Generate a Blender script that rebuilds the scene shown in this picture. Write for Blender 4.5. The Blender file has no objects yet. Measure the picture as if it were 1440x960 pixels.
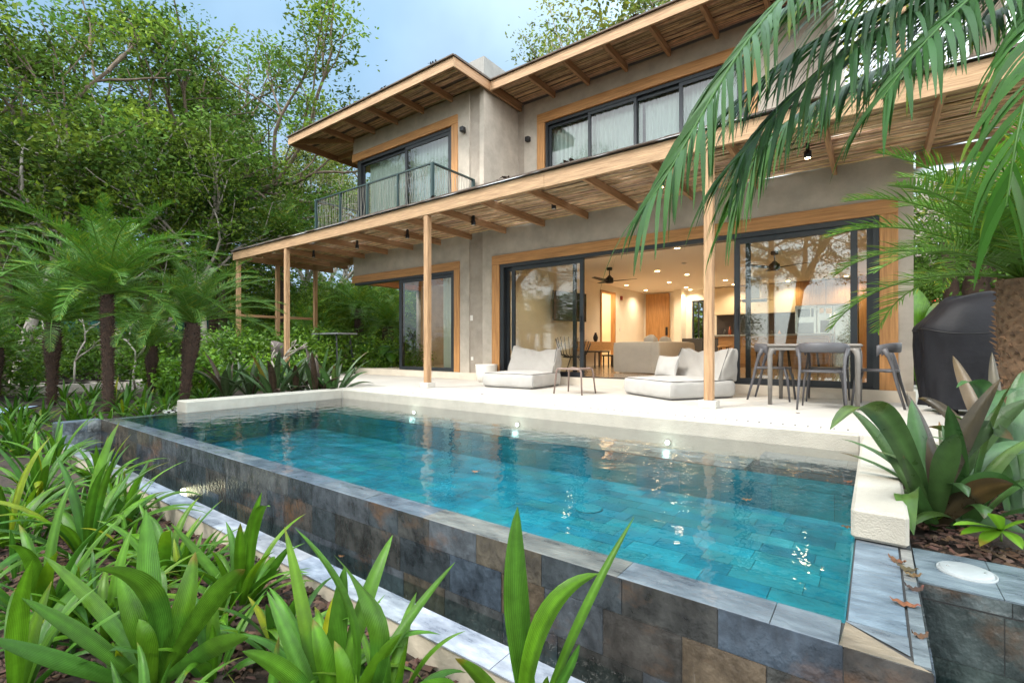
import bpy, math, random
import numpy as np
from mathutils import Vector, Matrix
PI = math.pi
R_ = math.radians
sc = bpy.context.scene
COL = sc.collection

# ---------------------------------------------------------------- camera, sky, sun, exposure
CAMZ = 0.72
cam_d = bpy.data.cameras.new('camera'); cam = bpy.data.objects.new('camera', cam_d); COL.objects.link(cam)
sc.camera = cam
cam.location = (0, 0, CAMZ)
cam.rotation_euler = (PI/2, 0, math.atan2(0.6, 0.8))
cam_d.sensor_width = 36; cam_d.lens = 36*682/1440; cam_d.shift_y = 8/1440
cam_d.clip_start = 0.05; cam_d.clip_end = 400
cam_d.dof.use_dof = True; cam_d.dof.focus_distance = 5.0; cam_d.dof.aperture_fstop = 11.0

w = bpy.data.worlds.new('World'); sc.world = w; w.use_nodes = True
nt = w.node_tree; N = nt.nodes; Lk = nt.links
bg = N['Background']
sky = N.new('ShaderNodeTexSky'); sky.sky_type = 'NISHITA'; sky.sun_disc = False
sky.sun_elevation = R_(50); sky.sun_rotation = R_(211); sky.air_density = 1.2; sky.dust_density = 2.0; sky.ozone_density = 1.5
tc = N.new('ShaderNodeTexCoord'); nz = N.new('ShaderNodeTexNoise'); nz.inputs['Scale'].default_value = 2.2; nz.inputs['Detail'].default_value = 5
nz.inputs['Roughness'].default_value = 0.55
cr = N.new('ShaderNodeValToRGB'); cr.color_ramp.elements[0].position = 0.34; cr.color_ramp.elements[1].position = 0.66
cr.color_ramp.elements[0].color = (0.6, 0.6, 0.6, 1); cr.color_ramp.elements[1].color = (0.95, 0.95, 0.95, 1)
cc = N.new('ShaderNodeValToRGB'); nz2 = N.new('ShaderNodeTexNoise'); nz2.inputs['Scale'].default_value = 1.5
cc.color_ramp.elements[0].color = (5.6, 8.0, 10.2, 1); cc.color_ramp.elements[0].position = 0.4
cc.color_ramp.elements[1].color = (8.5, 10.0, 11.8, 1); cc.color_ramp.elements[1].position = 0.62
mx = N.new('ShaderNodeMixRGB')
Lk.new(tc.outputs['Generated'], nz.inputs['Vector']); Lk.new(tc.outputs['Generated'], nz2.inputs['Vector'])
Lk.new(nz.outputs['Fac'], cr.inputs['Fac']); Lk.new(nz2.outputs['Fac'], cc.inputs['Fac'])
Lk.new(cr.outputs['Color'], mx.inputs['Fac']); Lk.new(sky.outputs['Color'], mx.inputs['Color1']); Lk.new(cc.outputs['Color'], mx.inputs['Color2'])
# overcast brightened behind the camera as added fill light, kept deeper blue-grey in view
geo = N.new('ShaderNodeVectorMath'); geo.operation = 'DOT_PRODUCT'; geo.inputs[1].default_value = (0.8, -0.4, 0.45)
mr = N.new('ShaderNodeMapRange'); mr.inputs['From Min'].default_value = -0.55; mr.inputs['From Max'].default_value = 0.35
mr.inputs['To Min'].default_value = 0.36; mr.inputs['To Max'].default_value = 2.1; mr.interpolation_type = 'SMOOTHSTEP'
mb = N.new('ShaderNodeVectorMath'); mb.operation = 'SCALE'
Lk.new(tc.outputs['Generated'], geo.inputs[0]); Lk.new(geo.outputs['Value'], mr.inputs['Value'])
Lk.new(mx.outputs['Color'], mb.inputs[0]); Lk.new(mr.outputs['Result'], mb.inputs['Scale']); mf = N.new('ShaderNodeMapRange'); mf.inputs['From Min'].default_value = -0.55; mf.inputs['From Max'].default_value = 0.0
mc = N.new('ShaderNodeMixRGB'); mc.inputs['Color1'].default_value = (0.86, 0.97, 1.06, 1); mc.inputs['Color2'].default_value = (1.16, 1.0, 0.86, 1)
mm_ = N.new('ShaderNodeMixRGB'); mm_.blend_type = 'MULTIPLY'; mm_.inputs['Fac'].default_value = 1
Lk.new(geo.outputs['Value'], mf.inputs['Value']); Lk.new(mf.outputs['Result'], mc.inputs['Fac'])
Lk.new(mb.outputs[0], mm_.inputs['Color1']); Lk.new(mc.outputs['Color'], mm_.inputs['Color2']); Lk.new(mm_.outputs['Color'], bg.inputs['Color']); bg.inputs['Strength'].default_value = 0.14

sd = bpy.data.lights.new('sun', 'SUN'); sun = bpy.data.objects.new('sun', sd); COL.objects.link(sun)
sd.energy = 2.2; sd.angle = R_(18); sd.color = (1.0, 0.95, 0.88)
_d = Vector((-0.45*math.cos(R_(50))/0.875, -0.75*math.cos(R_(50))/0.875, math.sin(R_(50))))
sun.rotation_euler = (-_d).to_track_quat('-Z', 'Y').to_euler()
sc.view_settings.view_transform = 'Standard'; sc.view_settings.look = 'None'
sc.view_settings.gamma = 1.0; sc.view_settings.use_curve_mapping = False
sc.view_settings.exposure = 0.97
sc.cycles.max_bounces = 12; sc.cycles.transparent_max_bounces = 24; sc.cycles.diffuse_bounces = 5
sc.cycles.glossy_bounces = 5; sc.cycles.transmission_bounces = 6
sc.cycles.caustics_reflective = False; sc.cycles.caustics_refractive = False
sc.cycles.sample_clamp_indirect = 6.0

# ---------------------------------------------------------------- photo pixel -> world helpers (1440x960 photo)
def W(u, v, s):
    k = (u-720)/682
    return Vector((s*(-.6+.8*k), s*(.8+.6*k), CAMZ+(488-v)/682*s))
def GZ(u, v, z):
    return W(u, v, (CAMZ-z)*682/(v-488))
def AY(u, Y):
    k = (u-720)/682
    return Y*(.8*k-.6)/(.8+.6*k)

# ---------------------------------------------------------------- mesh builder
class MB:
    def __init__(s): s.v=[]; s.n=0; s.f=[]; s.t=[]
    def add(s, verts, faces, tint=(1,1,1), mat=0, smooth=False):
        verts = np.asarray(verts, dtype=np.float64).reshape(-1,3)
        faces = np.asarray(faces, dtype=np.int64)
        s.f.append((faces+s.n, mat, smooth)); s.v.append(verts); s.n += len(verts)
        t = np.asarray(tint, dtype=np.float64)
        if t.ndim == 1: t = np.tile(t, (len(verts),1))
        if t.shape[1]==3: t=np.concatenate([t,np.ones((len(t),1))],1)
        s.t.append(t); return s
    def box(s, a, b, tint=(1,1,1), mat=0):
        x0,y0,z0=a; x1,y1,z1=b
        x0,x1=min(x0,x1),max(x0,x1); y0,y1=min(y0,y1),max(y0,y1); z0,z1=min(z0,z1),max(z0,z1)
        v=[(x0,y0,z0),(x1,y0,z0),(x1,y1,z0),(x0,y1,z0),(x0,y0,z1),(x1,y0,z1),(x1,y1,z1),(x0,y1,z1)]
        return s.add(v,[(0,3,2,1),(4,5,6,7),(0,1,5,4),(1,2,6,5),(2,3,7,6),(3,0,4,7)],tint,mat)
    def bev(s, a, b, r=0.006, tint=(1,1,1), mat=0):
        a=np.minimum(a,b)*1.0 if False else np.array([min(a[i],b[i]) for i in range(3)],float); 
        return s._bev(a,np.array([max(s2) for s2 in zip(a,b)],float),r,tint,mat)
    def _bev(s, a, b, r, tint, mat):
        # box with chamfered edges
        vs=[];idx={}
        for ix in (0,1):
            for iy in (0,1):
                for iz in (0,1):
                    c=[(a,b)[i][k] for k,i in enumerate((ix,iy,iz))]
                    sg=[1-2*i for i in (ix,iy,iz)]
                    for ax in range(3):
                        p=list(c)
                        for k in range(3):
                            if k!=ax: p[k]+=sg[k]*r
                        idx[(ix,iy,iz,ax)]=len(vs); vs.append(p)
        fs=[]
        I=lambda *q: idx[q]
        for ax in range(3):
            o=[k for k in range(3) if k!=ax]
            for e in (0,1):
                q=[]
                for (p1,p2) in ((0,0),(1,0),(1,1),(0,1)):
                    t=[0,0,0]; t[ax]=e; t[o[0]]=p1; t[o[1]]=p2; q.append(I(t[0],t[1],t[2],ax))
                if (e==1)==(ax==1): q=q[::-1]
                fs.append(q)
        for ax in range(3):
            o=[k for k in range(3) if k!=ax]
            for p1 in (0,1):
                for p2 in (0,1):
                    q=[]
                    for (e,fa) in ((0,o[0]),(1,o[0]),(1,o[1]),(0,o[1])):
                        t=[0,0,0]; t[ax]=e; t[o[0]]=p1; t[o[1]]=p2; q.append(I(t[0],t[1],t[2],fa))
                    fs.append(q)
        s.add(vs,fs,tint,mat)
        tr=[]
        for ix in (0,1):
            for iy in (0,1):
                for iz in (0,1): tr.append([I(ix,iy,iz,0),I(ix,iy,iz,1),I(ix,iy,iz,2)])
        s.f.append((np.array(tr)+s.n-len(vs),mat,False))
        return s
    def bar(s, p, q, w, h, up=(0,0,1), tint=(1,1,1), mat=0):
        p=np.array(p,float); q=np.array(q,float); d=q-p; d/=np.linalg.norm(d)
        u=np.array(up,float); sd=np.cross(d,u); sd/=np.linalg.norm(sd); u=np.cross(sd,d)
        v=[]
        for c in (p,q):
            for a,b in ((-1,-1),(1,-1),(1,1),(-1,1)): v.append(c+sd*a*w/2+u*b*h/2)
        return s.add(v,[(0,3,2,1),(4,5,6,7),(0,1,5,4),(1,2,6,5),(2,3,7,6),(3,0,4,7)],tint,mat)
    def tube(s, pts, rad, seg=8, caps=True, tint=(1,1,1), mat=0, flat=1.0):
        pts=np.array(pts,float); n=len(pts)
        if np.isscalar(rad): rad=[rad]*n
        T=np.gradient(pts,axis=0); T/= (np.linalg.norm(T,axis=1)[:,None]+1e-12)
        ref=np.array((0,0,1.0)) if abs(T[0][2])<0.9 else np.array((1.0,0,0))
        a=np.cross(T[0],ref); a/=np.linalg.norm(a)
        vs=[]
        ang=np.arange(seg)*2*PI/seg
        for i in range(n):
            a=a-T[i]*np.dot(a,T[i]); a/=np.linalg.norm(a)+1e-12; b=np.cross(T[i],a)
            vs.append(pts[i]+rad[i]*(np.cos(ang)[:,None]*a+np.sin(ang)[:,None]*b*flat))
        vs=np.concatenate(vs)
        f=[]
        i0=np.arange(seg); i1=(i0+1)%seg
        for i in range(n-1):
            f.append(np.stack([i*seg+i0,i*seg+i1,(i+1)*seg+i1,(i+1)*seg+i0],1))
        s.add(vs,np.concatenate(f),tint,mat,True)
        if caps:
            s.f.append((np.array([list(range(seg))[::-1]])+s.n-len(vs),mat,False))
            s.f.append((np.array([list(range((n-1)*seg,n*seg))])+s.n-len(vs),mat,False))
        return s
    def lathe(s, prof, c=(0,0,0), seg=24, tint=(1,1,1), mat=0):
        ang=np.arange(seg)*2*PI/seg; vs=[]
        for r,z in prof: vs.append(np.stack([c[0]+r*np.cos(ang),c[1]+r*np.sin(ang),np.full(seg,c[2]+z)],1))
        vs=np.concatenate(vs); f=[]; i0=np.arange(seg); i1=(i0+1)%seg
        for i in range(len(prof)-1): f.append(np.stack([i*seg+i0,i*seg+i1,(i+1)*seg+i1,(i+1)*seg+i0],1))
        s.add(vs,np.concatenate(f),tint,mat,True)
        s.f.append((np.array([list(range(seg))[::-1]])+s.n-len(vs),mat,False))
        s.f.append((np.array([list(range((len(prof)-1)*seg,len(prof)*seg))])+s.n-len(vs),mat,False))
        return s
    def grid(s, P, tint=(1,1,1), mat=0, smooth=True):
        P=np.asarray(P,float); a,b=P.shape[:2]
        i=np.arange((a-1)*(b-1)); r=i//(b-1); c=i%(b-1)
        f=np.stack([r*b+c,(r+1)*b+c,(r+1)*b+c+1,r*b+c+1],1)
        return s.add(P.reshape(-1,3),f,tint,mat,smooth)
    def soft(s, c, half, r=0.06, bulge=0.02, n=12, rot=0, fn=None, wr=0.006, seed=0, tint=(1,1,1), mat=0):
        """soft rounded cushion; fn deforms local points"""
        half=np.array(half,float); ca,sa=math.cos(rot),math.sin(rot)
        g=np.linspace(-1,1,n+1)
        for ax in range(3):
            for e in (-1,1):
                A,B=np.meshgrid(g,g,indexing='ij')
                p=np.zeros((n+1,n+1,3)); o=[k for k in range(3) if k!=ax]
                p[...,ax]=e; p[...,o[0]]=A; p[...,o[1]]=B
                if (e==1)!=(ax==1): p=p[::-1]
                q=p*half
                inner=np.clip(q,-(half-r),(half-r)); d=q-inner
                L=np.linalg.norm(d,axis=-1,keepdims=True); q=inner+d/np.maximum(L,1e-9)*r*(L>1e-9)
                nx,ny,nz_=[np.clip(q[...,k]/half[k],-1,1) for k in range(3)]
                bz=(1-nx**2)*(1-ny**2); q[...,2]+=np.sign(nz_)*bulge*bz*np.abs(nz_)
                bx=(1-nz_**2); q[...,0]+=nx*bulge*.5*bx; q[...,1]+=ny*bulge*.5*bx
                ph=seed*1.7
                wv=wr*(np.sin(q[...,0]*23+ph+3*np.sin(q[...,1]*9+ph))+np.sin(q[...,1]*19+ph*2+2*np.sin(q[...,0]*11+q[...,2]*14)))
                q=q+p*wv[...,None]*(1-0.6*(np.abs(p)>.98))
                if fn is not None: q=fn(q,half)
                x=q[...,0]*ca-q[...,1]*sa+c[0]; y=q[...,0]*sa+q[...,1]*ca+c[1]
                s.grid(np.stack([x,y,q[...,2]+c[2]],-1),tint,mat,True)
        return s
    def build(s, name, mats, parent=None, smooth=None, mat_world=None):
        me=bpy.data.meshes.new(name)
        v=np.concatenate(s.v); me.vertices.add(len(v)); me.vertices.foreach_set('co',v.ravel())
        lt=[];sz=[];mi=[];sm=[]
        for f,m,so in s.f:
            lt.append(f.ravel()); sz.append(np.full(len(f),f.shape[1])); mi.append(np.full(len(f),m)); sm.append(np.full(len(f),so))
        lt=np.concatenate(lt);sz=np.concatenate(sz);mi=np.concatenate(mi);sm=np.concatenate(sm)
        if smooth is not None: sm[:]=smooth
        me.loops.add(len(lt)); me.loops.foreach_set('vertex_index',lt.astype(np.int32))
        st=np.concatenate([[0],np.cumsum(sz)[:-1]])
        me.polygons.add(len(sz)); me.polygons.foreach_set('loop_start',st.astype(np.int32)); me.polygons.foreach_set('loop_total',sz.astype(np.int32))
        me.polygons.foreach_set('material_index',mi.astype(np.int32)); me.polygons.foreach_set('use_smooth',sm.astype(bool))
        me.update(calc_edges=True)
        t4=np.concatenate(s.t); t=t4
        at=me.attributes.new('tint','FLOAT_COLOR','POINT'); at.data.foreach_set('color',t4.ravel())
        for m in (mats if isinstance(mats,(list,tuple)) else [mats]): me.materials.append(m)
        o=bpy.data.objects.new(name,me); COL.objects.link(o)
        if parent is not None:
            o.parent=parent; o.matrix_parent_inverse=parent.matrix_basis.inverted() if mat_world is None else Matrix()
        return o

def tag(o,label,cat,group=None,kind=None):
    if label: o['label']=label
    if cat: o['category']=cat
    if group: o['group']=group
    if kind: o['kind']=kind
    return o
def thing(name,label,cat,loc=(0,0,0),group=None,rz=0,kind=None):
    o=bpy.data.objects.new(name,None); COL.objects.link(o); o.location=loc; o.rotation_euler=(0,0,rz)
    o.empty_display_size=.1
    return tag(o,label,cat,group,kind)
def part(mb,name,mat,t): return mb.build(name,mat,t)                       # coordinates are world
def lpart(mb,name,mat,t): return mb.build(name,mat,t,mat_world=True)       # coordinates are local to the thing
def struct(o): o['kind']='structure'; return o
def copy_tree(o,parent=None):
    c=o.copy(); COL.objects.link(c)
    if parent is not None: c.parent=parent
    for ch in [x for x in o.children]: copy_tree(ch,c)
    return c

# ---------------------------------------------------------------- materials
def mat(name, col=(.5,.5,.5), rough=.6, metal=0, tint=False, noise=0, nscale=5, bump=0, bscale=40, stretch=None, spec=.5, coat=0, sheen=0, dark=None, detail=6, trans=0, vein=0):
    m=bpy.data.materials.new(name); m.use_nodes=True; nt=m.node_tree; N=nt.nodes; L=nt.links
    b=N['Principled BSDF']; b.inputs['Roughness'].default_value=rough; b.inputs['Metallic'].default_value=metal
    b.inputs['Specular IOR Level'].default_value=spec; b.inputs['Coat Weight'].default_value=coat; b.inputs['Sheen Weight'].default_value=sheen
    b.inputs['Coat Roughness'].default_value=.1
    tc=N.new('ShaderNodeTexCoord'); mp=N.new('ShaderNodeMapping'); L.new(tc.outputs['Object'],mp.inputs['Vector'])
    if stretch: mp.inputs['Scale'].default_value=stretch
    cur=None
    rgb=N.new('ShaderNodeRGB'); rgb.outputs[0].default_value=(*col,1); cur=rgb.outputs[0]
    if tint:
        a=N.new('ShaderNodeAttribute'); a.attribute_name='tint'
        mm=N.new('ShaderNodeMixRGB'); mm.blend_type='MULTIPLY'; mm.inputs[0].default_value=1; L.new(cur,mm.inputs[1]); L.new(a.outputs['Color'],mm.inputs[2]); cur=mm.outputs[0]
    if noise:
        n=N.new('ShaderNodeTexNoise'); n.inputs['Scale'].default_value=nscale; n.inputs['Detail'].default_value=detail; n.inputs['Roughness'].default_value=.6; L.new(mp.outputs[0],n.inputs['Vector'])
        r=N.new('ShaderNodeValToRGB'); r.color_ramp.elements[0].position=.3; r.color_ramp.elements[1].position=.7
        d=dark if dark else (1-noise,)*3
        r.color_ramp.elements[0].color=(*d,1); r.color_ramp.elements[1].color=(1+noise*.35,)*3+(1,)
        L.new(n.outputs['Fac'],r.inputs[0])
        mm=N.new('ShaderNodeMixRGB'); mm.blend_type='MULTIPLY'; mm.inputs[0].default_value=1; L.new(cur,mm.inputs[1]); L.new(r.outputs[0],mm.inputs[2]); cur=mm.outputs[0]
        rr=N.new('ShaderNodeMapRange'); rr.inputs['To Min'].default_value=max(0,rough-.1); rr.inputs['To Max'].default_value=min(1,rough+.1); L.new(n.outputs['Fac'],rr.inputs[0]); L.new(rr.outputs[0],b.inputs['Roughness'])
    if vein:
        a2=N.new('ShaderNodeAttribute'); a2.attribute_name='tint'; m1=N.new('ShaderNodeMath'); m1.operation='MULTIPLY'; m1.inputs[1].default_value=vein*6.283; L.new(a2.outputs['Alpha'],m1.inputs[0])
        s1=N.new('ShaderNodeMath'); s1.operation='SINE'; L.new(m1.outputs[0],s1.inputs[0])
        r1=N.new('ShaderNodeMapRange'); r1.inputs['From Min'].default_value=-1; r1.inputs['To Min'].default_value=.80; r1.inputs['To Max'].default_value=1.10; L.new(s1.outputs[0],r1.inputs[0])
        mv=N.new('ShaderNodeVectorMath'); mv.operation='SCALE'; L.new(cur,mv.inputs[0]); L.new(r1.outputs[0],mv.inputs['Scale']); cur=mv.outputs[0]
        bv=N.new('ShaderNodeBump'); bv.inputs['Strength'].default_value=.35; bv.inputs['Distance'].default_value=.002; L.new(s1.outputs[0],bv.inputs['Height']); L.new(bv.outputs[0],b.inputs['Normal'])
    L.new(cur,b.inputs['Base Color'])
    if bump:
        n=N.new('ShaderNodeTexNoise'); n.inputs['Scale'].default_value=bscale; n.inputs['Detail'].default_value=5; L.new(mp.outputs[0],n.inputs['Vector'])
        bp=N.new('ShaderNodeBump'); bp.inputs['Strength'].default_value=bump; bp.inputs['Distance'].default_value=.01; L.new(n.outputs['Fac'],bp.inputs['Height']); L.new(bp.outputs[0],b.inputs['Normal'])
    if trans:
        t=N.new('ShaderNodeBsdfTranslucent'); L.new(cur,t.inputs['Color']); ms=N.new('ShaderNodeMixShader'); ms.inputs[0].default_value=trans
        L.new(b.outputs[0],ms.inputs[1]); L.new(t.outputs[0],ms.inputs[2]); L.new(ms.outputs[0],N['Material Output'].inputs['Surface'])
    return m
def emis(name,col,st):
    m=bpy.data.materials.new(name); m.use_nodes=True; N=m.node_tree.nodes; b=N['Principled BSDF']
    b.inputs['Base Color'].default_value=(*col,1); b.inputs['Emission Color'].default_value=(*col,1); b.inputs['Emission Strength'].default_value=st
    return m
def glass(name,tint=(.9,.95,.93),ior=1.5,rough=0.0,wave=0,wscale=6,boost=1.0):
    m=bpy.data.materials.new(name); m.use_nodes=True; nt=m.node_tree; N=nt.nodes; L=nt.links; N.remove(N['Principled BSDF'])
    t=N.new('ShaderNodeBsdfTransparent'); t.inputs[0].default_value=(*tint,1)
    g=N.new('ShaderNodeBsdfGlossy'); g.inputs['Roughness'].default_value=rough
    f=N.new('ShaderNodeFresnel'); f.inputs['IOR'].default_value=ior
    ms=N.new('ShaderNodeMixShader')
    mu=N.new('ShaderNodeMath'); mu.operation='MULTIPLY'; mu.use_clamp=True; mu.inputs[1].default_value=boost; L.new(f.outputs[0],mu.inputs[0])
    L.new(mu.outputs[0],ms.inputs[0]); L.new(t.outputs[0],ms.inputs[1]); L.new(g.outputs[0],ms.inputs[2]); L.new(ms.outputs[0],N['Material Output'].inputs['Surface'])
    if wave:
        tc=N.new('ShaderNodeTexCoord'); n=N.new('ShaderNodeTexNoise'); n.inputs['Scale'].default_value=wscale; n.inputs['Detail'].default_value=3; L.new(tc.outputs['Object'],n.inputs['Vector'])
        bp=N.new('ShaderNodeBump'); bp.inputs['Strength'].default_value=wave; bp.inputs['Distance'].default_value=.02; L.new(n.outputs['Fac'],bp.inputs['Height'])
        L.new(bp.outputs[0],g.inputs['Normal']); L.new(bp.outputs[0],f.inputs['Normal'])
    return m

def slate_wall():
    m=mat('wet_slate',(.54,.57,.61),.18,tint=True,noise=.9,nscale=5.5,stretch=(1.6,1.6,1.2),bump=.9,bscale=22,spec=.6,dark=(.20,.19,.19),detail=15)
    nt=m.node_tree; N=nt.nodes; L=nt.links; b=N['Principled BSDF']; src=b.inputs['Base Color'].links[0].from_socket
    tc=N.new('ShaderNodeTexCoord'); cur=src
    for (sc_,st,p0,p1,colr,seed) in ((1.7,(1,1,1.6),.56,.72,(.13,.065,.03,1),3.1),(3.5,(3.0,3.0,.35),.66,.74,(.42,.44,.44,1),9.7)):
        mp=N.new('ShaderNodeMapping'); mp.inputs['Scale'].default_value=st; mp.inputs['Location'].default_value=(seed,seed,seed); L.new(tc.outputs['Object'],mp.inputs[0])
        n=N.new('ShaderNodeTexNoise'); n.inputs['Scale'].default_value=sc_; n.inputs['Detail'].default_value=10; n.inputs['Roughness'].default_value=.65; L.new(mp.outputs[0],n.inputs['Vector'])
        r=N.new('ShaderNodeMapRange'); r.inputs['From Min'].default_value=p0; r.inputs['From Max'].default_value=p1; r.inputs['To Max'].default_value=.8 if seed<5 else .45; L.new(n.outputs['Fac'],r.inputs[0])
        mm=N.new('ShaderNodeMixRGB'); L.new(r.outputs[0],mm.inputs[0]); L.new(cur,mm.inputs[1]); mm.inputs[2].default_value=colr; cur=mm.outputs[0]
    L.new(cur,b.inputs['Base Color']); return m
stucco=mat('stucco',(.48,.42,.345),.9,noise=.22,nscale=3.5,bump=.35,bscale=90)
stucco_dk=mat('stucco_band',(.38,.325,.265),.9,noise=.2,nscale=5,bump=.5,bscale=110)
concrete=mat('concrete',(.26,.25,.23),.85,noise=.2,nscale=4,bump=.2)
trim_h=mat('trim_wood_horizontal',(.52,.26,.09),.5,noise=.4,nscale=6,stretch=(.35,6,6),bump=.1,bscale=20,dark=(.62,.55,.48))
trim_v=mat('trim_wood_vertical',(.52,.26,.09),.5,noise=.4,nscale=6,stretch=(6,6,.35),bump=.1,bscale=20,dark=(.62,.55,.48))
beam_x=mat('beam_wood_x',(.43,.275,.15),.7,noise=.6,nscale=7,stretch=(.4,7,7),bump=.5,bscale=20,dark=(.58,.52,.47))
beam_y=mat('beam_wood_y',(.42,.245,.125),.65,noise=.45,nscale=7,stretch=(7,.4,7),bump=.15,bscale=20,dark=(.58,.52,.47))
beam_z=mat('beam_wood_z',(.43,.265,.14),.7,noise=.6,nscale=7,stretch=(7,7,.4),bump=.5,bscale=20,dark=(.58,.52,.47))
cane=mat('cane',(.60,.43,.27),.75,tint=True,noise=.3,nscale=9,bump=.2)
roof_sheet=mat('roof_sheet',(.12,.09,.07),.85,noise=.5,nscale=4,bump=.3)
roof_under=mat('roof_underlay',(.10,.075,.055),.9,noise=.5,nscale=6,trans=.0)
black_metal=mat('black_aluminium',(.018,.022,.026),.38,noise=.2,nscale=3)
black_matte=mat('black_matte',(.012,.012,.013),.5,noise=.2,nscale=8)
rail_metal=mat('rail_metal',(.02,.045,.045),.45)
cord=mat('rail_cord',(.30,.29,.24),.8,tint=True)
deck_m=mat('deck_travertine',(.52,.49,.44),.55,noise=.16,nscale=1.3,bump=.15,bscale=60,detail=10)
coping_w=mat('white_coping',(.43,.395,.33),.8,noise=.14,nscale=5,bump=.5,bscale=120)
plinth_m=mat('plinth_stone',(.66,.58,.47),.6,noise=.12,nscale=3)
slate=slate_wall()
slate_top=mat('coping_slate',(.66,.66,.66),.30,tint=True,noise=.7,nscale=6,stretch=(1,2.5,1),bump=.5,bscale=18,spec=.6,dark=(.40,.43,.48),detail=12)
slate_pool=mat('pool_tile',(.52,.60,.63),.5,tint=True,noise=.75,nscale=3.2,bump=.2,dark=(.5,.62,.66),detail=10)
grout=mat('grout',(.05,.05,.05),.8)
plaster_b=mat('basin_plaster',(.55,.48,.38),.85,noise=.3,nscale=4,bump=.3)
soil=mat('soil',(.05,.032,.022),.95,noise=.6,nscale=14,bump=1.0,bscale=35,detail=10)
chip_m=mat('bark_chip',(.10,.055,.035),.9,tint=True,noise=.4,nscale=30)
path_m=mat('path_stone',(.50,.44,.37),.85,tint=True,noise=.3,nscale=3,bump=.3)
win_glass=glass('window_glass',(.95,.99,.97),1.52,boost=1.7)
door_glass=glass('door_glass',(.88,.9,.86),1.52,boost=1.7)
water_top=glass('water_surface',(.97,1,1),1.33,wave=.45,wscale=5,boost=1.25)
basin_top=glass('basin_surface',(.80,.92,.90),1.33,wave=.2,wscale=8,boost=1.0)
curtain_m=mat('curtain_linen',(.80,.90,.83),.9,trans=.35)
room_wall=mat('room_wall',(.82,.76,.64),.8,noise=.05,nscale=3)
room_ceil=mat('room_ceiling',(.80,.73,.62),.85)
room_floor=mat('room_floor',(.42,.33,.24),.18,noise=.1,nscale=2)
oak=mat('oak_veneer',(.50,.27,.10),.45,noise=.35,nscale=5,stretch=(6,6,.4),dark=(.68,.6,.52))
oak_x=mat('oak_veneer_flat',(.52,.30,.12),.45,noise=.35,nscale=5,stretch=(.5,6,6),dark=(.68,.6,.52))
steel=mat('stainless',(.5,.5,.48),.25,metal=1,noise=.1,nscale=3)
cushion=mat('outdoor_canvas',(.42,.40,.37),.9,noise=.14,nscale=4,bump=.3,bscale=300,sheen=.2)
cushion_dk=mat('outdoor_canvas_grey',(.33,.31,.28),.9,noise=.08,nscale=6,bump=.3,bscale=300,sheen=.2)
piping_m=mat('piping',(.10,.095,.09),.8)
sofa_m=mat('sofa_fabric',(.58,.53,.45),.9,noise=.06,nscale=8,bump=.2,bscale=300)
resin=mat('grey_resin',(.085,.082,.088),.5,noise=.1,nscale=20)
resin_t=mat('taupe_resin',(.21,.19,.17),.5,noise=.1,nscale=20)
resin_b=mat('brown_resin',(.20,.14,.115),.5,noise=.1,nscale=20)
cover_m=mat('grill_cover',(.010,.010,.013),.6,noise=.3,nscale=5,bump=1.0,bscale=7,spec=.25)
bark=mat('bark',(.17,.125,.09),.95,noise=.5,nscale=6,stretch=(1,1,.3),bump=.8,bscale=18)
bark_pale=mat('pale_bark',(.34,.30,.25),.9,noise=.4,nscale=8,bump=.4,bscale=20)
palm_bark=mat('palm_bark',(.06,.034,.022),.95,tint=True,noise=.5,nscale=20,bump=.8,bscale=40)
fibre=mat('palm_fibre',(.17,.10,.055),.95,tint=True,noise=.5,nscale=20,bump=.6,bscale=40)
leaf_m=mat('tree_leaf',(.092,.148,.024),.6,tint=True,trans=.34,spec=.15)
leaf_y=mat('yellow_green_leaf',(.15,.18,.03),.5,tint=True,trans=.4,spec=.35)
leaf_b=mat('bright_bush_leaf',(.12,.20,.03),.55,tint=True,trans=.35,spec=.2)
leaf_s=mat('shrub_leaf',(.12,.23,.025),.4,tint=True,trans=.35,spec=.5)
lily_m=mat('lily_leaf',(.062,.155,.014),.36,tint=True,trans=.28,spec=.32,noise=.35,nscale=14,vein=13)
near_frond_m=mat('near_palm_leaflet',(.045,.125,.018),.42,tint=True,trans=.32,spec=.35,vein=8)
frond_m=mat('palm_leaflet',(.07,.16,.022),.42,tint=True,trans=.25,spec=.35)
rachis_m=mat('palm_rachis',(.12,.19,.04),.45)
dryleaf=mat('dry_leaf',(.075,.042,.022),.7,tint=True,noise=.4,nscale=40)
white_pot=mat('white_ceramic',(.72,.68,.62),.4)
# ================================================================ GROUND
def sheet(name, x0, x1, y0, y1, step, hf, m, hole=None):
    xs=np.arange(x0,x1+1e-6,step); ys=np.arange(y0,y1+1e-6,step)
    A,B=np.meshgrid(xs,ys,indexing='ij'); Z=hf(A,B)
    i=np.arange((len(xs)-1)*(len(ys)-1)); r=i//(len(ys)-1); c=i%(len(ys)-1); b=len(ys)
    f=np.stack([r*b+c,(r+1)*b+c,(r+1)*b+c+1,r*b+c+1],1)
    if hole is not None:
        cx=xs[r]+step/2; cy=ys[c]+step/2
        f=f[~((cx>hole[0])&(cx<hole[1])&(cy>hole[2])&(cy<hole[3]))]
    g=MB(); g.add(np.stack([A,B,Z],-1).reshape(-1,3),f,(1,1,1),0,True)
    return struct(g.build(name,m))
def hgt(x,y):
    base=-0.5+0.0*x
    left=np.clip((-7.3-x)/1.5,0,1)*np.clip((y-1.2)/1.2,0,1)
    z=base+left*0.22
    z=z+np.clip((y-5)/3,0,1)*0.12*np.clip((-7-x)/2,0,1)+np.clip((x-.3)/.5,0,1)*np.clip((y-2.6)/.3,0,1)*.28
    z=z+.02*np.sin(x*2.3+y)+.018*np.sin(y*3.1-x*1.7)
    return z
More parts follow.
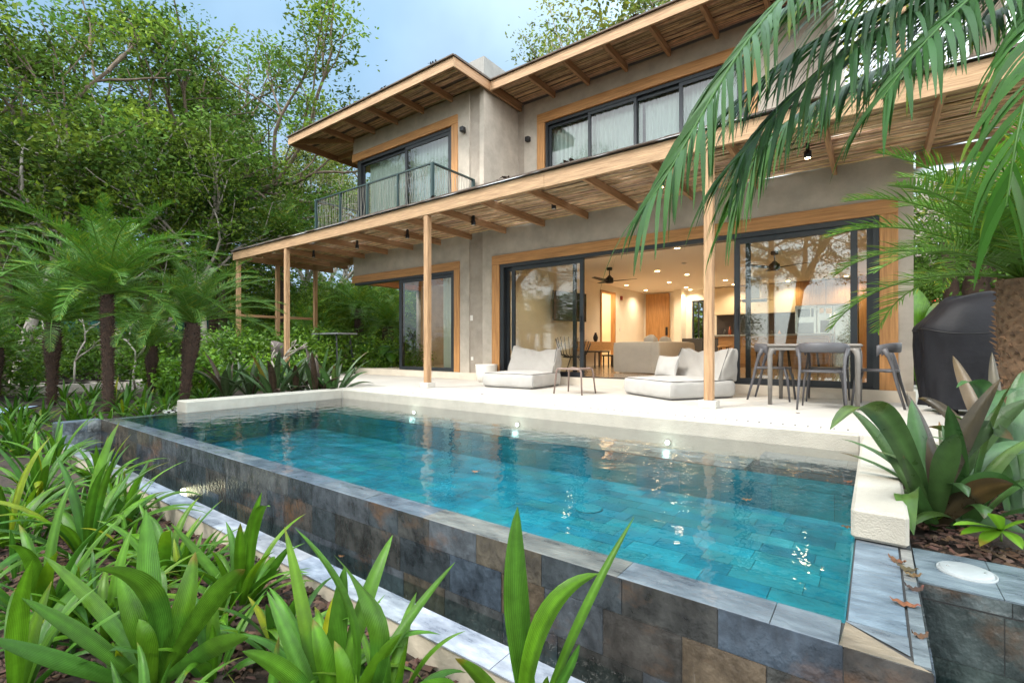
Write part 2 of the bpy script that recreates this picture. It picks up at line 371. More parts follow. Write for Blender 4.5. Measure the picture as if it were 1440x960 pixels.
sheet('ground',-12.5,6.4,-4.4,17.2,.2,hgt,soil,(-7.5,3.2,1.35,8.0))
big=MB()
for (x0,x1,y0,y1) in ((-130,-12.3,-130,130),(6.2,130,-130,130),(-12.4,6.3,-130,-4.3),(-12.4,6.3,17.0,130)):
    n=14; X,Y=np.meshgrid(np.linspace(x0,x1,n),np.linspace(y0,y1,n),indexing='ij')
    big.grid(np.stack([X,Y,np.full_like(X,-.36)+.03*np.sin(X)],-1))
struct(big.build('far_ground',soil))
# soil bed on the right
sheet('planting_bed',.12,6.3,2.74,8.0,.06,lambda x,y:-.2+.025*np.sin(x*9+y*3)+.02*np.sin(y*11-x*5),soil,(.12,6.3,4.95,8.0) if False else None)
rng=np.random.default_rng(5)
def chips(name,region,n,z,label,seed=1,sz=(.012,.035)):
    rg=np.random.default_rng(seed); g=MB(); x0,x1,y0,y1=region
    for i in range(n):
        x=rg.uniform(x0,x1); y=rg.uniform(y0,y1); zz=(z if z is not None else float(hgt(np.array(x),np.array(y))))+rg.uniform(0,.012)
        L=rg.uniform(*sz); wd=L*rg.uniform(.3,.6); a=rg.uniform(0,PI); t=rg.uniform(.4,1.5); c=(t,t*rg.uniform(.8,1.05),t*rg.uniform(.7,1.1))
        d=np.array((math.cos(a),math.sin(a),rg.uniform(-.3,.3)))*L; e=np.array((-math.sin(a),math.cos(a),rg.uniform(-.4,.4)))*wd; p=np.array((x,y,zz+.006))
        g.add([p-d-e,p+d-e*.6,p+d*.8+e,p-d*.7+e,p-d*.6+(0,0,.006),p+d*.6+(0,0,.008)],[(0,1,5,4),(4,5,2,3),(0,4,3,3)][:2],c)
    o=g.build(name,chip_m); tag(o,label,'mulch',kind='stuff'); return o
chips('bark_mulch',(-5.2,-.2,.2,1.3),5200,None,'dark bark mulch spread over the lily bed in front of the basin',2)
chips('bark_mulch',(.14,1.6,2.76,4.6),2600,-.19,'dark bark mulch under the broad purple-leaved lily by the pool end',3)
# path stones far left
pth=MB(); rg=np.random.default_rng(8)
for (u0,v0,n,du) in ((-40,546,16,34),(150,521,8,30)):
    for i in range(n):
        p=GZ(u0+i*du,v0-i*(1.4 if n>10 else .3),-.2); a=rg.uniform(0,6.28)
        r=rg.uniform(.45,.7)*(1 if n>10 else 1.3); ang=np.arange(9)*2*PI/9; rr=r*rg.uniform(.75,1.1,9)
        top=np.stack([p.x+rr*np.cos(ang)*1.1,p.y+rr*np.sin(ang),np.full(9,-.17)],1); t=rg.uniform(.8,1.15)
        bot=top.copy(); bot[:,2]=-.5
        k=pth.n; pth.add(np.concatenate([top,bot]),[(j,(j+1)%9,9+(j+1)%9,9+j) for j in range(9)],(t,t,t))
        pth.f.append((np.array([list(range(9))])+k,0,False))
struct(pth.build('garden_path',path_m))

# ================================================================ DECK
dk=MB()
dk.box((-7.28,4.88,-.5),(3.6,8.1,0))
dk.box((-14.2,5.85,-.5),(-7.28,8.1,-.002))
dk.box((-14.2,8.1,-.5),(-11.7,11.5,-.004))
dk.box((.42,8.1,-.5),(3.6,12,-.003))
struct(dk.build('terrace',deck_m))
dl=MB()
x=-7.1
while x<-.15:
    dl.box((x,5.115,-.01),(x+.012,5.165,.002)); x+=.1
tag(dl.build('deck_drain',black_matte),'row of small dark drain slots cut in the pale deck along the pool edge','drain')

# ================================================================ POOL
PX0,PX1,PY0,PY1=-7.44,.124,1.70,4.88
WZ=-.145
SL=[(.09,.10,.11),(.12,.12,.115),(.15,.12,.085),(.18,.13,.085),(.10,.125,.155),(.13,.14,.15),(.09,.085,.075),(.12,.13,.145),(.07,.08,.085),(.12,.105,.09)]
SLT=[(.22,.27,.33),(.26,.31,.37),(.20,.26,.31),(.30,.34,.38),(.24,.28,.30),(.34,.33,.30)]
SLP=[(.05,.38,.44),(.04,.33,.40),(.07,.41,.46),(.04,.35,.43),(.08,.38,.40),(.04,.31,.38),(.11,.39,.40)]
SLG=[(.26,.29,.29),(.30,.33,.32),(.23,.27,.29),(.33,.34,.32)]
def tiles(g,o,u,v,Wd,H,tw,th,pal,seed=0,gap=.003,bond=.5,vary=.25):
    rg=random.Random(seed); o=np.array(o,float);u=np.array(u,float);v=np.array(v,float);nn=np.cross(u,v)
    y=0;row=0
    while y<H-1e-4:
        h=min(th,H-y); x=-(rg.random()*tw if bond else 0)
        while x<Wd-1e-4:
            wdt=tw*(1+rg.uniform(-vary,vary)); a=max(0,x); b=min(Wd,x+wdt)
            if b-a>.01:
                c=np.array(rg.choice(pal))*rg.uniform(.85,1.15); off=nn*rg.uniform(.0005,.0025)
                a2=a+gap/2;b2=b-gap/2
                P=[o+u*a2+v*(y+gap/2)+off,o+u*b2+v*(y+gap/2)+off,o+u*b2+v*(y+h-gap/2)+off,o+u*a2+v*(y+h-gap/2)+off]
                Q=[p-nn*.006 for p in P]
                g.add(P+Q,[(0,1,2,3),(4,5,1,0),(5,6,2,1),(6,7,3,2),(7,4,0,3)],c)
            x+=wdt
        y+=th; row+=1
pool=thing('swimming_pool','rectangular infinity pool clad in slate with teal tiled inside','pool',(-3.6,3.3,-.9))
core=MB()   # masonry core behind the tiles
core.box((PX0,PY0,-1.2),(PX1,PY0+.16,WZ-.008)); core.box((PX0,PY0+.16,-1.2),(PX0+.16,PY1,WZ-.008)); core.box((-.076,PY0+.16,-1.2),(PX1,PY1-.0,WZ-.008))
core.box((PX0+.16,PY0+.16,-1.2),(-.076,PY1,-.604)); core.box((PX0+.16,4.39,-.604),(-.076,4.87,-.302)); core.box((-.80,4.62,-.302),(-.076,4.87,-.222))
core.box((PX0-.17,1.30,-1.2),(PX0,1.70,WZ-.008))
part(core,'masonry',grout,pool)
g=MB()
tiles(g,(PX0,PY0-.002,-1.0),(1,0,0),(0,0,1),PX1-PX0,.856-.001,.30,.18,SL,11)
tiles(g,(PX1+.002,PY0,-1.0),(0,1,0),(0,0,1),.75,.85,.30,.18,SL,12)
tiles(g,(PX0+.003,1.30,-1.0),(0,1,0),(0,0,1),.40,.85,.30,.18,SLG,13)
tiles(g,(PX0-.17,1.297,-1.0),(1,0,0),(0,0,1),.17,.85,.30,.18,SLG,14)
part(g,'wall_tiles',slate,pool)
g=MB()
tiles(g,(PX0,PY0,WZ-.003),(1,0,0),(0,1,0),PX1-PX0-.21,.16,.50,.16,SLT,21,bond=0)
g.add([(PX1-.21,PY0,WZ-.002),(PX1,PY0,WZ-.002),(-.076,PY0+.16,WZ-.002)],[(0,1,2)],(.30,.24,.17))
tiles(g,(PX0,PY0+.16,WZ-.003),(1,0,0),(0,1,0),.16,3.0,.16,.5,SLT,22,bond=0,vary=0)
tiles(g,(-.072,PY0+.17,WZ-.002),(1,0,0),(0,1,0),.15,.81,.15,.78,SLT,23,bond=0,vary=0)
g.add([(-.076,PY0+.163,WZ-.002),(PX1-.046,PY0+.06,WZ-.002),(PX1-.046,PY0+.17,WZ-.002),(-.076,PY0+.17,WZ-.002)],[(0,1,2,3)],(.24,.28,.31))
tiles(g,(.083,PY0+.02,WZ-.002),(1,0,0),(0,1,0),.039,.95,.05,.6,SLT,24,bond=0,vary=0)
tiles(g,(PX0-.17,1.30,WZ-.003),(1,0,0),(0,1,0),.17,.40,.17,.5,SLT,25,bond=0,vary=0)
part(g,'slate_coping',slate_top,pool)
PF=-.60
g=MB()
tiles(g,(PX0+.16,PY0+.16,PF+.004),(1,0,0),(0,1,0),-.076-PX0-.16,4.39-PY0-.16,.32,.16,SLP,31)
tiles(g,(PX0+.16,4.388,-.60),(1,0,0),(0,0,1),-.076-PX0-.16,.295,.42,.21,SLP,32)
tiles(g,(PX0+.163,4.39,-.60),(0,-1,0),(0,0,1),2.5,.44,.42,.21,SLP,33)
tiles(g,(-.079,PY0+.16,-.60),(0,1,0),(0,0,1),2.5,.44,.42,.21,SLP,34)
tiles(g,(-.076,PY0+.163,-.60),(-1,0,0),(0,0,1),-.076-PX0-.16,.44,.42,.21,SLP,35)
part(g,'pool_floor_tiles',slate_pool,pool)
g=MB()
tiles(g,(PX0+.16,4.39,-.298),(1,0,0),(0,1,0),6.40,.48,.42,.22,SLG,41)
tiles(g,(-.80,4.62,-.218),(1,0,0),(0,1,0),.724,.25,.36,.25,SLG,42)
tiles(g,(-.80,4.618,-.30),(1,0,0),(0,0,1),.724,.08,.36,.08,SLG,43)
part(g,'bench_tiles',slate_top,pool)
# main drain cover
g=MB(); c=GZ(828,716,-.60); g.lathe([(.0,.008),(.10,.008),(.115,.0)],(c.x,c.y,-.592),20); part(g,'drain_cover',mat('drain_grey',(.04,.24,.28),.5),pool)
# pool water (body under a clear surface)
body=bpy.data.materials.new('water_body'); body.use_nodes=True; nt=body.node_tree; nt.nodes.remove(nt.nodes['Principled BSDF'])
va=nt.nodes.new('ShaderNodeVolumeAbsorption'); va.inputs['Color'].default_value=(.03,.75,.80,1); va.inputs['Density'].default_value=.7
tr=nt.nodes.new('ShaderNodeBsdfTransparent'); nt.links.new(tr.outputs[0],nt.nodes['Material Output'].inputs['Surface']); nt.links.new(va.outputs[0],nt.nodes['Material Output'].inputs['Volume'])
g=MB()
def wbox(g,a,b,skip_top=False): g.box(a,b)
g.box((PX0+.163,PY0+.163,-.59),(-.08,4.384,WZ-.006))
struct(g.build('pool_water_body',body))
g=MB()
X,Y=np.meshgrid(np.linspace(PX0+.004,-.078,60),np.linspace(PY0+.004,4.878,30),indexing='ij')
g.grid(np.stack([X,Y,np.full_like(X,WZ+.001)],-1))
struct(g.build('pool_water',water_top))
# white coping wall on the left, block on the right
g=MB(); g.bev((PX0-.16,2.54,-.5),(-7.282,5.85,0),.012); tag(g.build('coping_wall',coping_w),'low white rendered wall between the left pool end and the planted bed','wall')
g=MB(); g.bev((-.09,2.66,-.139),(.115,4.878,.001),.014); tag(g.build('coping_block',coping_w),'thick white rendered block on the slate at the right pool end','wall')
g=MB(); g.bev((-7.26,4.872,-.49),(-.1,5.0,.003),.012); tag(g.build('deck_edging',coping_w),'long cream edging along the deck side of the pool','kerb')
# ---------------------------------------------------------------- catch basin
BZ=-.50
bs=thing('catch_basin','narrow overflow basin with pale slate coping running below the dark tiled wall','basin',(-2,1.5,-.8))
g=MB(); g.box((-7.6,1.31,-1.2),(3.4,1.44,-.408)); part(g,'rendered_wall',plaster_b,bs)
g=MB(); tiles(g,(-7.6,1.30,-.402),(1,0,0),(0,1,0),11,.145,.42,.15,[(.42,.44,.49),(.37,.41,.48),(.45,.455,.48),(.39,.42,.45)],51,bond=0); part(g,'basin_coping',slate_top,bs)
g=MB(); tiles(g,(-7.4,1.44,-.86),(1,0,0),(0,1,0),10.8,.26,.42,.26,[(.30,.42,.42),(.24,.36,.38),(.34,.44,.42)],52)
tiles(g,(3.4,1.442,-.86),(-1,0,0),(0,0,1),10.8,.46,.42,.2,SLG,53)
tiles(g,(.128,1.7,-.86),(1,0,0),(0,1,0),3.2,.7,.42,.26,[(.10,.16,.15),(.08,.13,.12)],54); part(g,'basin_tiles',slate_pool,bs)
g=MB(); X,Y=np.meshgrid(np.linspace(-7.43,3.3,80),np.linspace(1.441,1.697,5),indexing='ij'); g.grid(np.stack([X,Y,np.full_like(X,BZ)],-1))
X,Y=np.meshgrid(np.linspace(.128,3.3,30),np.linspace(1.698,2.398,8),indexing='ij'); g.grid(np.stack([X,Y,np.full_like(X,BZ)],-1))
struct(g.build('basin_water',basin_top))
# right planter wall with skimmer lid
pw=thing('planter_wall','slate clad planter wall beside the pool corner with round white lid set in its top','wall',(1.5,2.6,-.9))
g=MB(); g.box((.13,2.404,-1.2),(3.4,2.776,-.172)); part(g,'masonry',grout,pw)
g=MB(); tiles(g,(.13,2.402,-1.05),(1,0,0),(0,0,1),3.2,.82,.34,.205,[(.13,.16,.14),(.11,.13,.12),(.15,.17,.16)],61)
tiles(g,(.13,2.40,-.225),(1,0,0),(0,0,1),3.2,.055,.22,.06,[(.17,.19,.18),(.15,.18,.17)],62); part(g,'face_tiles',slate,pw)
g=MB(); tiles(g,(.128,2.396,-.166),(1,0,0),(0,1,0),3.2,.385,.24,.39,[(.25,.30,.33),(.22,.27,.30),(.28,.32,.34)],63,bond=0); part(g,'top_slate',slate_top,pw)
c=GZ(1359,801,-.155)
g=MB(); g.lathe([(.090,-.01),(.090,.003),(.086,.004),(.084,-.001),(.082,-.001),(.080,.006),(.074,.009),(.0,.010)],(c.x,c.y,-.162),40); o=g.build('skimmer_lid',mat('white_plastic',(.34,.36,.36),.35,noise=.1,nscale=20)); tag(o,'round white plastic skimmer lid on the slate planter wall','lid')
for dx in (-.055,.055):
    q=MB(); q.lathe([(.005,0),(.005,.0015),(0,.0015)],(c.x+dx,c.y,-.1525),10); q.build('screw',steel,o)
# pool lights
lam=emis('pool_lamp',(.85,1,.95),5)
for (u,v,lab) in ((583,575,'small round light under the pool edge nearest the left post'),(728,594,'small round underwater light in the middle of the pool edge'),(939,618,'small round underwater light nearest the pool steps')):
    X=AY(u,4.86)
    g=MB(); ang=np.arange(16)*2*PI/16
    g.tube([(X,4.868,-.24),(X,4.845,-.24)],[.032,.028],16); t=thing('pool_light',lab,'light',(X,4.86,-.24),'underwater lights along the deck side'); part(g,'bezel',steel,t)
    g=MB(); g.tube([(X,4.846,-.24),(X,4.842,-.24)],[.022,.022],16); part(g,'lens',lam,t)
    ld=bpy.data.lights.new('pool_lamp','POINT'); ld.energy=.35; ld.color=(.8,1,.92); ld.shadow_soft_size=.03; lo=bpy.data.objects.new('pool_lamp',ld); COL.objects.link(lo); lo.location=(X,4.79,-.24)
for (u,v) in ((258,686),):
    p=GZ(u,v,-.52); g=MB(); g.tube([(p.x,1.69,-.56),(p.x,1.665,-.56)],[.04,.035],16); t=thing('pool_light','small warm light at the foot of the dark tiled wall in the basin','light',(p.x,1.69,-.56)); part(g,'lens',emis('basin_lamp',(1,.85,.55),5),t)
    ld=bpy.data.lights.new('basin_lamp','POINT'); ld.energy=.2; ld.color=(1,.85,.6); ld.shadow_soft_size=.03; lo=bpy.data.objects.new('basin_lamp',ld); COL.objects.link(lo); lo.location=(p.x,1.6,-.57)

# ================================================================ VILLA
v=thing('villa','two storey stucco villa with wood framed windows and flat overhanging roofs','house',(-5,8.1,0))
YF=8.1; YU=9.36
g=MB()
g.box((-11.58,8.07,0),(.41,17.6,.15)); g.box((-7.5,8.02,0.0),(-6.7,8.07,.13))
part(g,'plinth',plinth_m,v)
g=MB(); g.box((-6.9,8.12,.15),(.2,17.5,.156)); part(g,'floor_finish',room_floor,v)
g=MB()   # ground floor walls
g.box((-11.56,YF,2.67),(-7.27,YF+.22,3.24)); g.box((-7.56,YF,.15),(-7.27,YF+.22,2.67))
g.box((-6.88,YF,.15),(-6.60,YF+.22,2.67)); g.box((-6.88,YF,2.67),(.39,YF+.22,3.24)); g.box((.23,YF,.15),(.39,YF+.22,2.67))
g.box((.19,YF+.22,.15),(.39,17.5,3.24)); g.box((-11.56,YF+.22,2.67),(-11.36,10.4,3.24)); g.box((-11.56,10.4,.15),(-11.36,13.2,3.24)); g.box((-11.36,13,.15),(-6.95,13.2,3.24))
part(g,'ground_floor_wall',stucco,v)
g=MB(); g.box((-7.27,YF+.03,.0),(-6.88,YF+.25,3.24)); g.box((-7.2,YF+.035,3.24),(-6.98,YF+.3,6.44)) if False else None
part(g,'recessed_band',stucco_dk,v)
g=MB()   # upper walls
g.box((-11.56,YF,6.02),(-7.27,YF+.2,6.44)); g.box((-7.62,YF,3.24),(-7.27,YF+.2,6.02)); 
g.box((-6.97,YF+.005,3.24),(-6.85,YF+.2,6.44)); g.box((-11.56,YF,3.24),(-7.62,YF+.2,3.36))
g.box((-7.05,YF+.2,3.24),(-6.85,YU+.2,6.44)); g.box((-11.56,YF+.2,6.02),(-11.36,10.4,6.44)); g.box((-11.56,10.4,3.24),(-11.36,13,6.44))
g.box((-6.66,YU,3.24),(-6.28,YU+.2,6.44)); g.box((-6.28,YU,6.09),(-1.65,YU+.2,6.44)); g.box((-6.28,YU,3.24),(-1.65,YU+.2,3.45)); g.box((-1.65,YU,3.24),(-1.35,YU+.2,6.44))
g.box((-.63,YU,3.24),(-.53,YU+.2,6.44)); g.box((-.73,YU+.2,3.24),(-.53,16,6.44)); g.box((-11.56,15.8,3.24),(-.53,16,6.44))
part(g,'upper_wall',stucco,v)
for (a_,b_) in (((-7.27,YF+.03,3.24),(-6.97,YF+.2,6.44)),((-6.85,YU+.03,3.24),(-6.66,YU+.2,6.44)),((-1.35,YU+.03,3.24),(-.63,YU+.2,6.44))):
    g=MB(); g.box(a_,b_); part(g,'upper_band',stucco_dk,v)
g=MB(); g.box((-11.5,8.32,2.72),(.19,17.5,3.0)); part(g,'ceiling',room_ceil,v)
g=MB(); g.box((-11.5,8.32,3.0),(.2,17.5,3.22)); g.box((-11.5,8.3,6.46),(-6.9,16,6.48)); g.box((-6.9,9.4,6.46),(-.6,16,6.48)); part(g,'floor_slab',concrete,v)
g=MB() # interior walls
g.box((-7.0,8.33,.156),(-6.93,13.9,2.72)); g.box((-7.0,13.9,2.5),(-6.93,14.9,2.72)); g.box((-7.0,14.9,.156),(-6.93,17.5,2.72))
g.box((-8.6,13.6,.156),(-7.0,13.7,2.72)); g.box((-8.6,15.4,.156),(-7.0,15.5,2.72)); g.box((-8.6,13.6,.156),(-8.5,15.5,2.72))
g.box((-6.93,17.5,.156),(-6.85,17.65,2.72)); g.box((-5.97,17.5,.156),(-5.19,17.65,2.72)); g.box((-5.19,17.5,2.36),(-4.78,17.65,2.72)); g.box((-5.19,17.5,.156),(-4.78,17.65,.9)); g.box((-4.78,17.5,.156),(.19,17.65,2.72)); g.box((-6.85,17.5,2.68),(-5.97,17.65,2.72))
g.box((-5.66,17.0,.156),(-5.4,17.5,2.72))
g.box((.14,8.33,.156),(.19,17.5,2.72))
part(g,'room_wall',room_wall,v)
g=MB(); g.box((-6.85,17.44,.156),(-5.97,17.49,2.68)); dr=part(g,'front_door',oak,v)
g=MB(); g.box((-6.10,17.40,1.15),(-6.03,17.44,1.45)); g.build('door_lock',black_matte,dr)
g=MB(); g.box((-7.05,13.86,.156),(-6.90,13.93,2.52)); g.box((-7.05,14.87,.156),(-6.90,14.94,2.52)); g.box((-7.05,13.93,2.45),(-6.90,14.87,2.52)); part(g,'door_frame',oak,v)
g=MB(); g.box((-5.17,17.5,.92),(-5.12,17.54,2.34)); g.box((-4.99,17.5,.92),(-4.94,17.54,2.34)); g.box((-4.83,17.5,.92),(-4.79,17.54,2.34)); g.box((-5.19,17.5,2.30),(-4.78,17.55,2.36)); part(g,'rear_window',black_metal,v)
# wood surrounds
def surround(name,x0,x1,zt0,zt1,xo0,xo1,Y,zb,d=.03,deep=.16):
    """x0..x1 inner opening, xo0..xo1 outer; zt0 inner top, zt1 outer top"""
    g=MB()
    g.bev((xo0,Y-d,zt0),(xo1,Y+deep,zt1),.005,mat=0)
    if xo0<x0-.01: g.bev((xo0,Y-d+.001,zb),(x0,Y+deep,zt0-.002),.005,mat=1)
    if xo1>x1+.01: g.bev((x1,Y-d+.001,zb),(xo1,Y+deep,zt0-.002),.005,mat=1)
    return part(g,name,[trim_h,trim_v],v)
surround('wood_surround',-6.40,.04,2.475,2.67,-6.60,.235,YF,.15)
surround('wood_surround',-11.58,-7.72,2.48,2.67,-11.58,-7.555,YF,.15)
g=MB(); g.box((-11.59,YF+.17,2.48),(-11.35,10.4,2.67)); part(g,'wood_surround',trim_h,v)
surround('wood_surround',-6.08,-1.86,5.87,6.09,-6.28,-1.65,YU,3.45)
surround('wood_surround',-11.58,-7.80,5.81,6.02,-11.58,-7.615,YF,3.36)
# lining of header underside by the open corner
g=MB(); g.box((-11.34,8.33,2.60),(-9.7,10.4,2.71)); part(g,'corner_ceiling',trim_h,v)

def frame(g,x0,x1,z0,z1,Y,w=.055,d=.05):
    g.box((x0,Y,z0),(x0+w,Y+d,z1)); g.box((x1-w,Y,z0),(x1,Y+d,z1)); g.box((x0+w,Y,z1-w),(x1-w,Y+d,z1)); g.box((x0+w,Y,z0),(x1-w,Y+d,z0+w))
def pane(x0,x1,z0,z1,Y,par,gl):
    g=MB(); g.add([(x0,Y,z0),(x1,Y,z0),(x1,Y,z1),(x0,Y,z1)],[(0,1,2,3)]); return g.build('glass',gl,par)
def leaf_panel(x0,x1,z0,z1,Y,name,gl,w=.07,handle=None):
    g=MB(); frame(g,x0,x1,z0,z1,Y,w,.045); o=part(g,name,black_metal,v); pane(x0+w,x1-w,z0+w,z1-w,Y+.022,o,gl)
    if handle: 
        h=MB(); h.box((handle-.012,Y-.045,1.0),(handle+.012,Y-.03,1.32)); h.box((handle-.01,Y-.03,1.03),(handle+.01,Y,1.06)); h.box((handle-.01,Y-.03,1.26),(handle+.01,Y,1.29)); h.build('handle',black_matte,o)
    return o
g=MB(); g.box((-6.40,YF+.0,.15),(-6.30,YF+.17,2.475)); g.box((-.03,YF+.0,.15),(.04,YF+.17,2.475)); g.box((-6.30,YF+.0,2.40),(-.03,YF+.17,2.475)); g.box((-6.30,YF,.15),(-.03,YF+.17,.165)); part(g,'track_frame',black_metal,v)
xa,xb=AY(726,8.2),AY(820,8.2)
leaf_panel(-6.30,-4.62,.165,2.40,YF+.11,'sliding_door',door_glass,.07)
leaf_panel(-6.12,-4.42,.165,2.40,YF+.045,'sliding_door',door_glass,.08,-4.47)
leaf_panel(-1.77,-.20,.165,2.40,YF+.045,'sliding_door',door_glass,.08,-1.72)
leaf_panel(-1.62,-.03,.165,2.40,YF+.11,'sliding_door',door_glass,.07)
# bedroom sliding door
g=MB(); g.box((-11.5,YF+.0,2.42),(-7.72,YF+.16,2.48)); g.box((-7.80,YF,.15),(-7.72,YF+.16,2.42)); part(g,'track_frame',black_metal,v)
leaf_panel(-9.68,-7.80,.16,2.42,YF+.05,'sliding_door',door_glass,.08)
g=MB(); frame(g,-9.76,-9.60,.16,2.42,YF+.10,.05,.05); part(g,'door_stile',black_metal,v)
# upper windows
g=MB(); g.box((-11.40,YF+.02,3.36),(-11.26,YF+.15,5.81)); g.box((-7.88,YF+.02,3.36),(-7.80,YF+.15,5.81)); g.box((-11.26,YF+.02,5.73),(-7.88,YF+.15,5.81)); part(g,'track_frame',black_metal,v)
leaf_panel(-11.26,-9.36,3.36,5.73,YF+.09,'upper_window',win_glass,.07); leaf_panel(-9.46,-7.88,3.36,5.73,YF+.035,'upper_window',win_glass,.08)
g=MB(); g.box((-6.08,YU+.02,3.45),(-6.02,YU+.15,5.87)); g.box((-1.92,YU+.02,3.45),(-1.86,YU+.15,5.87)); g.box((-6.02,YU+.02,5.80),(-1.92,YU+.15,5.87)); part(g,'track_frame',black_metal,v)
xs=[-6.02,AY(828,9.4),AY(893,9.4),-3.0+.0,-1.92]
leaf_panel(xs[0],xs[1]+.03,3.45,5.80,YU+.09,'upper_window',win_glass,.06); leaf_panel(xs[1]-.02,xs[2]+.03,3.45,5.80,YU+.035,'upper_window',win_glass,.06)
leaf_panel(xs[2]-.03,xs[3]+.03,3.45,5.80,YU+.09,'upper_window',win_glass,.07); leaf_panel(xs[3]-.03,xs[4],3.45,5.80,YU+.035,'upper_window',win_glass,.07)
# chimney block
g=MB(); g.box((-8.25,9.0,6.3),(-7.6,10.0,7.78)); g.box((-8.27,8.98,7.2),(-7.58,10.02,7.24)); part(g,'roof_block',concrete,v)
# upper roofs
def canes(g,x0,x1,y0,y1,z,pitch,seed,rad=.011,wav=.012,gap=(0,0)):
    rg=np.random.default_rng(seed); y=y0; sn=int((x1-x0)/.32)+2; xs=np.linspace(x0,x1,sn)
    while y<y1:
        if gap[0]<y<gap[1] and rg.random()<.55: y+=pitch; continue
        ph=rg.uniform(0,6.28,3); n_=rg.normal(0,1,sn); n_=np.convolve(n_,[.25,.5,.25],'same')
        yy=y+n_*wav+.6*wav*np.sin(xs*3.3+ph[0]); zz=z+rg.normal(0,.003)+.004*np.sin(xs*5+ph[1])-.006*np.abs(n_)
        t=rg.uniform(.55,1.35); g.tube(np.stack([xs,yy,zz],1),rad*rg.uniform(.7,1.2),5,False,(t,t*rg.uniform(.85,1.02),t*rg.uniform(.75,1.0)))
        y+=pitch*rg.uniform(.7,1.3)
def roof(x0,x1,y0,y1,ywall,z0,z1,rafx,seed,left_side,name,pitch=.021):
    g=MB(); g.bev((x0,y0,z0),(x1,y0+.05,z1),.004,mat=0)
    o=part(g,'fascia',[beam_x],v)
    g=MB()
    if left_side: g.bev((x0,y0+.05,z0),(x0+.05,y1,z1),.004); part(g,'side_beam',beam_y,v); g=MB()
    g.bev((x1-.05,y0+.05,z0+.003),(x1,y1,z1),.004); part(g,'side_beam',beam_y,v)
    for i,x in enumerate(rafx):
        g=MB(); g.bev((x-.03,y0+.05,z0+.02),(x+.03,ywall-.001,z1-.035),.004); part(g,'rafter',beam_y,v)
    g=MB(); canes(g,x0+.05,x1-.05,y0+.06,ywall+(.9 if left_side else .0),z1-.02,pitch,seed,gap=(ywall-.42,ywall-.22)); part(g,'cane_mat',cane,v)
    g=MB(); g.box((x0-.03,y0-.045,z1+.002),(x1+.03,y1,z1+.028)); g.box((x0,y0+.05,z1+.03),(x1,y1,z1+.07)); part(g,'roof_sheet',roof_sheet,v)
roof(-13.07,-6.75,7.05,13,YF,6.33,6.53,[-7.8,-8.75,-9.7,-10.62,-11.56],71,True,'left')
roof(-6.75,.35,8.2,9.56,YU,6.33,6.53,[-5.82,-4.95,-4.08,-3.2,-2.32,-1.44,-.56],72,False,'right')
g=MB(); g.bar((-13.0,7.1,6.42),(-11.6,8.08,6.42),.05,.12); g.bar((-13.0,8.6,6.41),(-11.57,8.6,6.41),.06,.12); g.bar((-13.0,10.0,6.41),(-11.57,10.0,6.41),.06,.12); part(g,'rafter',beam_y,v)
g=MB(); canes(g,-13.0,-11.58,7.95,12,6.50,.021,73); part(g,'cane_mat',cane,v)
g=MB(); g.bev((.22,8.24,3.31),(.32,8.34,6.33),.004); part(g,'roof_post',beam_z,v)
# dead leaves / debris caught on roof
def litter(name,pts,label,cat='leaf'):
    pass
# wall lamps
def wall_lamp(x,y,z,label):
    t=thing('wall_lamp',label,'lamp',(x,y,z),'black cube wall lamps')
    g=MB(); g.box((x-.015,y-.001,z-.05),(x+.015,y-.03,z+.05)); part(g,'bracket',black_matte,t)
    g=MB(); g.bev((x-.055,y-.14,z-.055),(x+.055,y-.03,z+.055),.012); part(g,'housing',black_matte,t)
wall_lamp(AY(654,8.1),8.1,CAMZ+(488-184)/682*(8.1*.8-.6*AY(654,8.1)),'black cube wall lamp right of the balcony window')
wall_lamp(AY(744,9.36),9.39,CAMZ+(488-197)/682*(9.36*.8-.6*AY(744,9.36)),'black cube wall lamp in the corner left of the long upper window')
wall_lamp(AY(1107,9.36),9.39,CAMZ+(488-93)/682*(9.36*.8-.6*AY(1107,9.36)),'black cube wall lamp behind the hanging palm leaves')
# switch and socket
for (u,vv,lab) in ((663,447,'small white switch plate on the darker wall strip'),(664,504,'small white socket low on the darker wall strip')):
    X=AY(u,8.12); z=CAMZ+(488-vv)/682*(8.12*.8-.6*X); g=MB(); g.bev((X-.035,8.115,z-.06 if vv<480 else z-.04),(X+.035,8.131,z+.06 if vv<480 else z+.04),.003); tag(g.build('switch_plate',white_pot),lab,'switch')

# ================================================================ PERGOLA (lower canopy)
pg=thing('pergola','long timber veranda roof with cane ceiling on slim square posts','pergola',(-6.4,6.05,0))
XR=2.6
def pbox(name,a,b,m,r=.004): g=MB(); g.bev(a,b,r); return part(g,name,m,pg)
pbox('fascia',(-13.95,5.98,3.07),(-9.0,6.03,3.29),beam_x); pbox('fascia',(-8.998,5.98,3.07),(-3.9,6.03,3.29),beam_x); pbox('fascia',(-3.898,5.98,3.065),(XR,6.03,3.285),beam_x)
pbox('side_beam',(-13.95,6.03,3.09),(-13.90,9.0,3.28),beam_y)
pbox('rear_beam',(-13.9,8.30,3.08),(-11.6,8.36,3.24),beam_x); pbox('rear_beam',(.41,8.02,3.0),(XR,8.08,3.2),beam_x)
for x in (-11.25,-6.42,-1.59):
    pbox('post',(x-.05,5.99,-.0 if x<-11 else .09),(x+.05,6.09,3.07),beam_z)
    g=MB(); g.bev((x-.10,5.94,0),(x+.10,6.14,.09),.006); part(g,'post_base',deck_m,pg)
for (x,y) in ((-13.87,6.09),(-13.87,7.17),(-13.75,8.28)): pbox('post',(x-.05,y-.05,0),(x+.05,y+.05,3.08),beam_z)
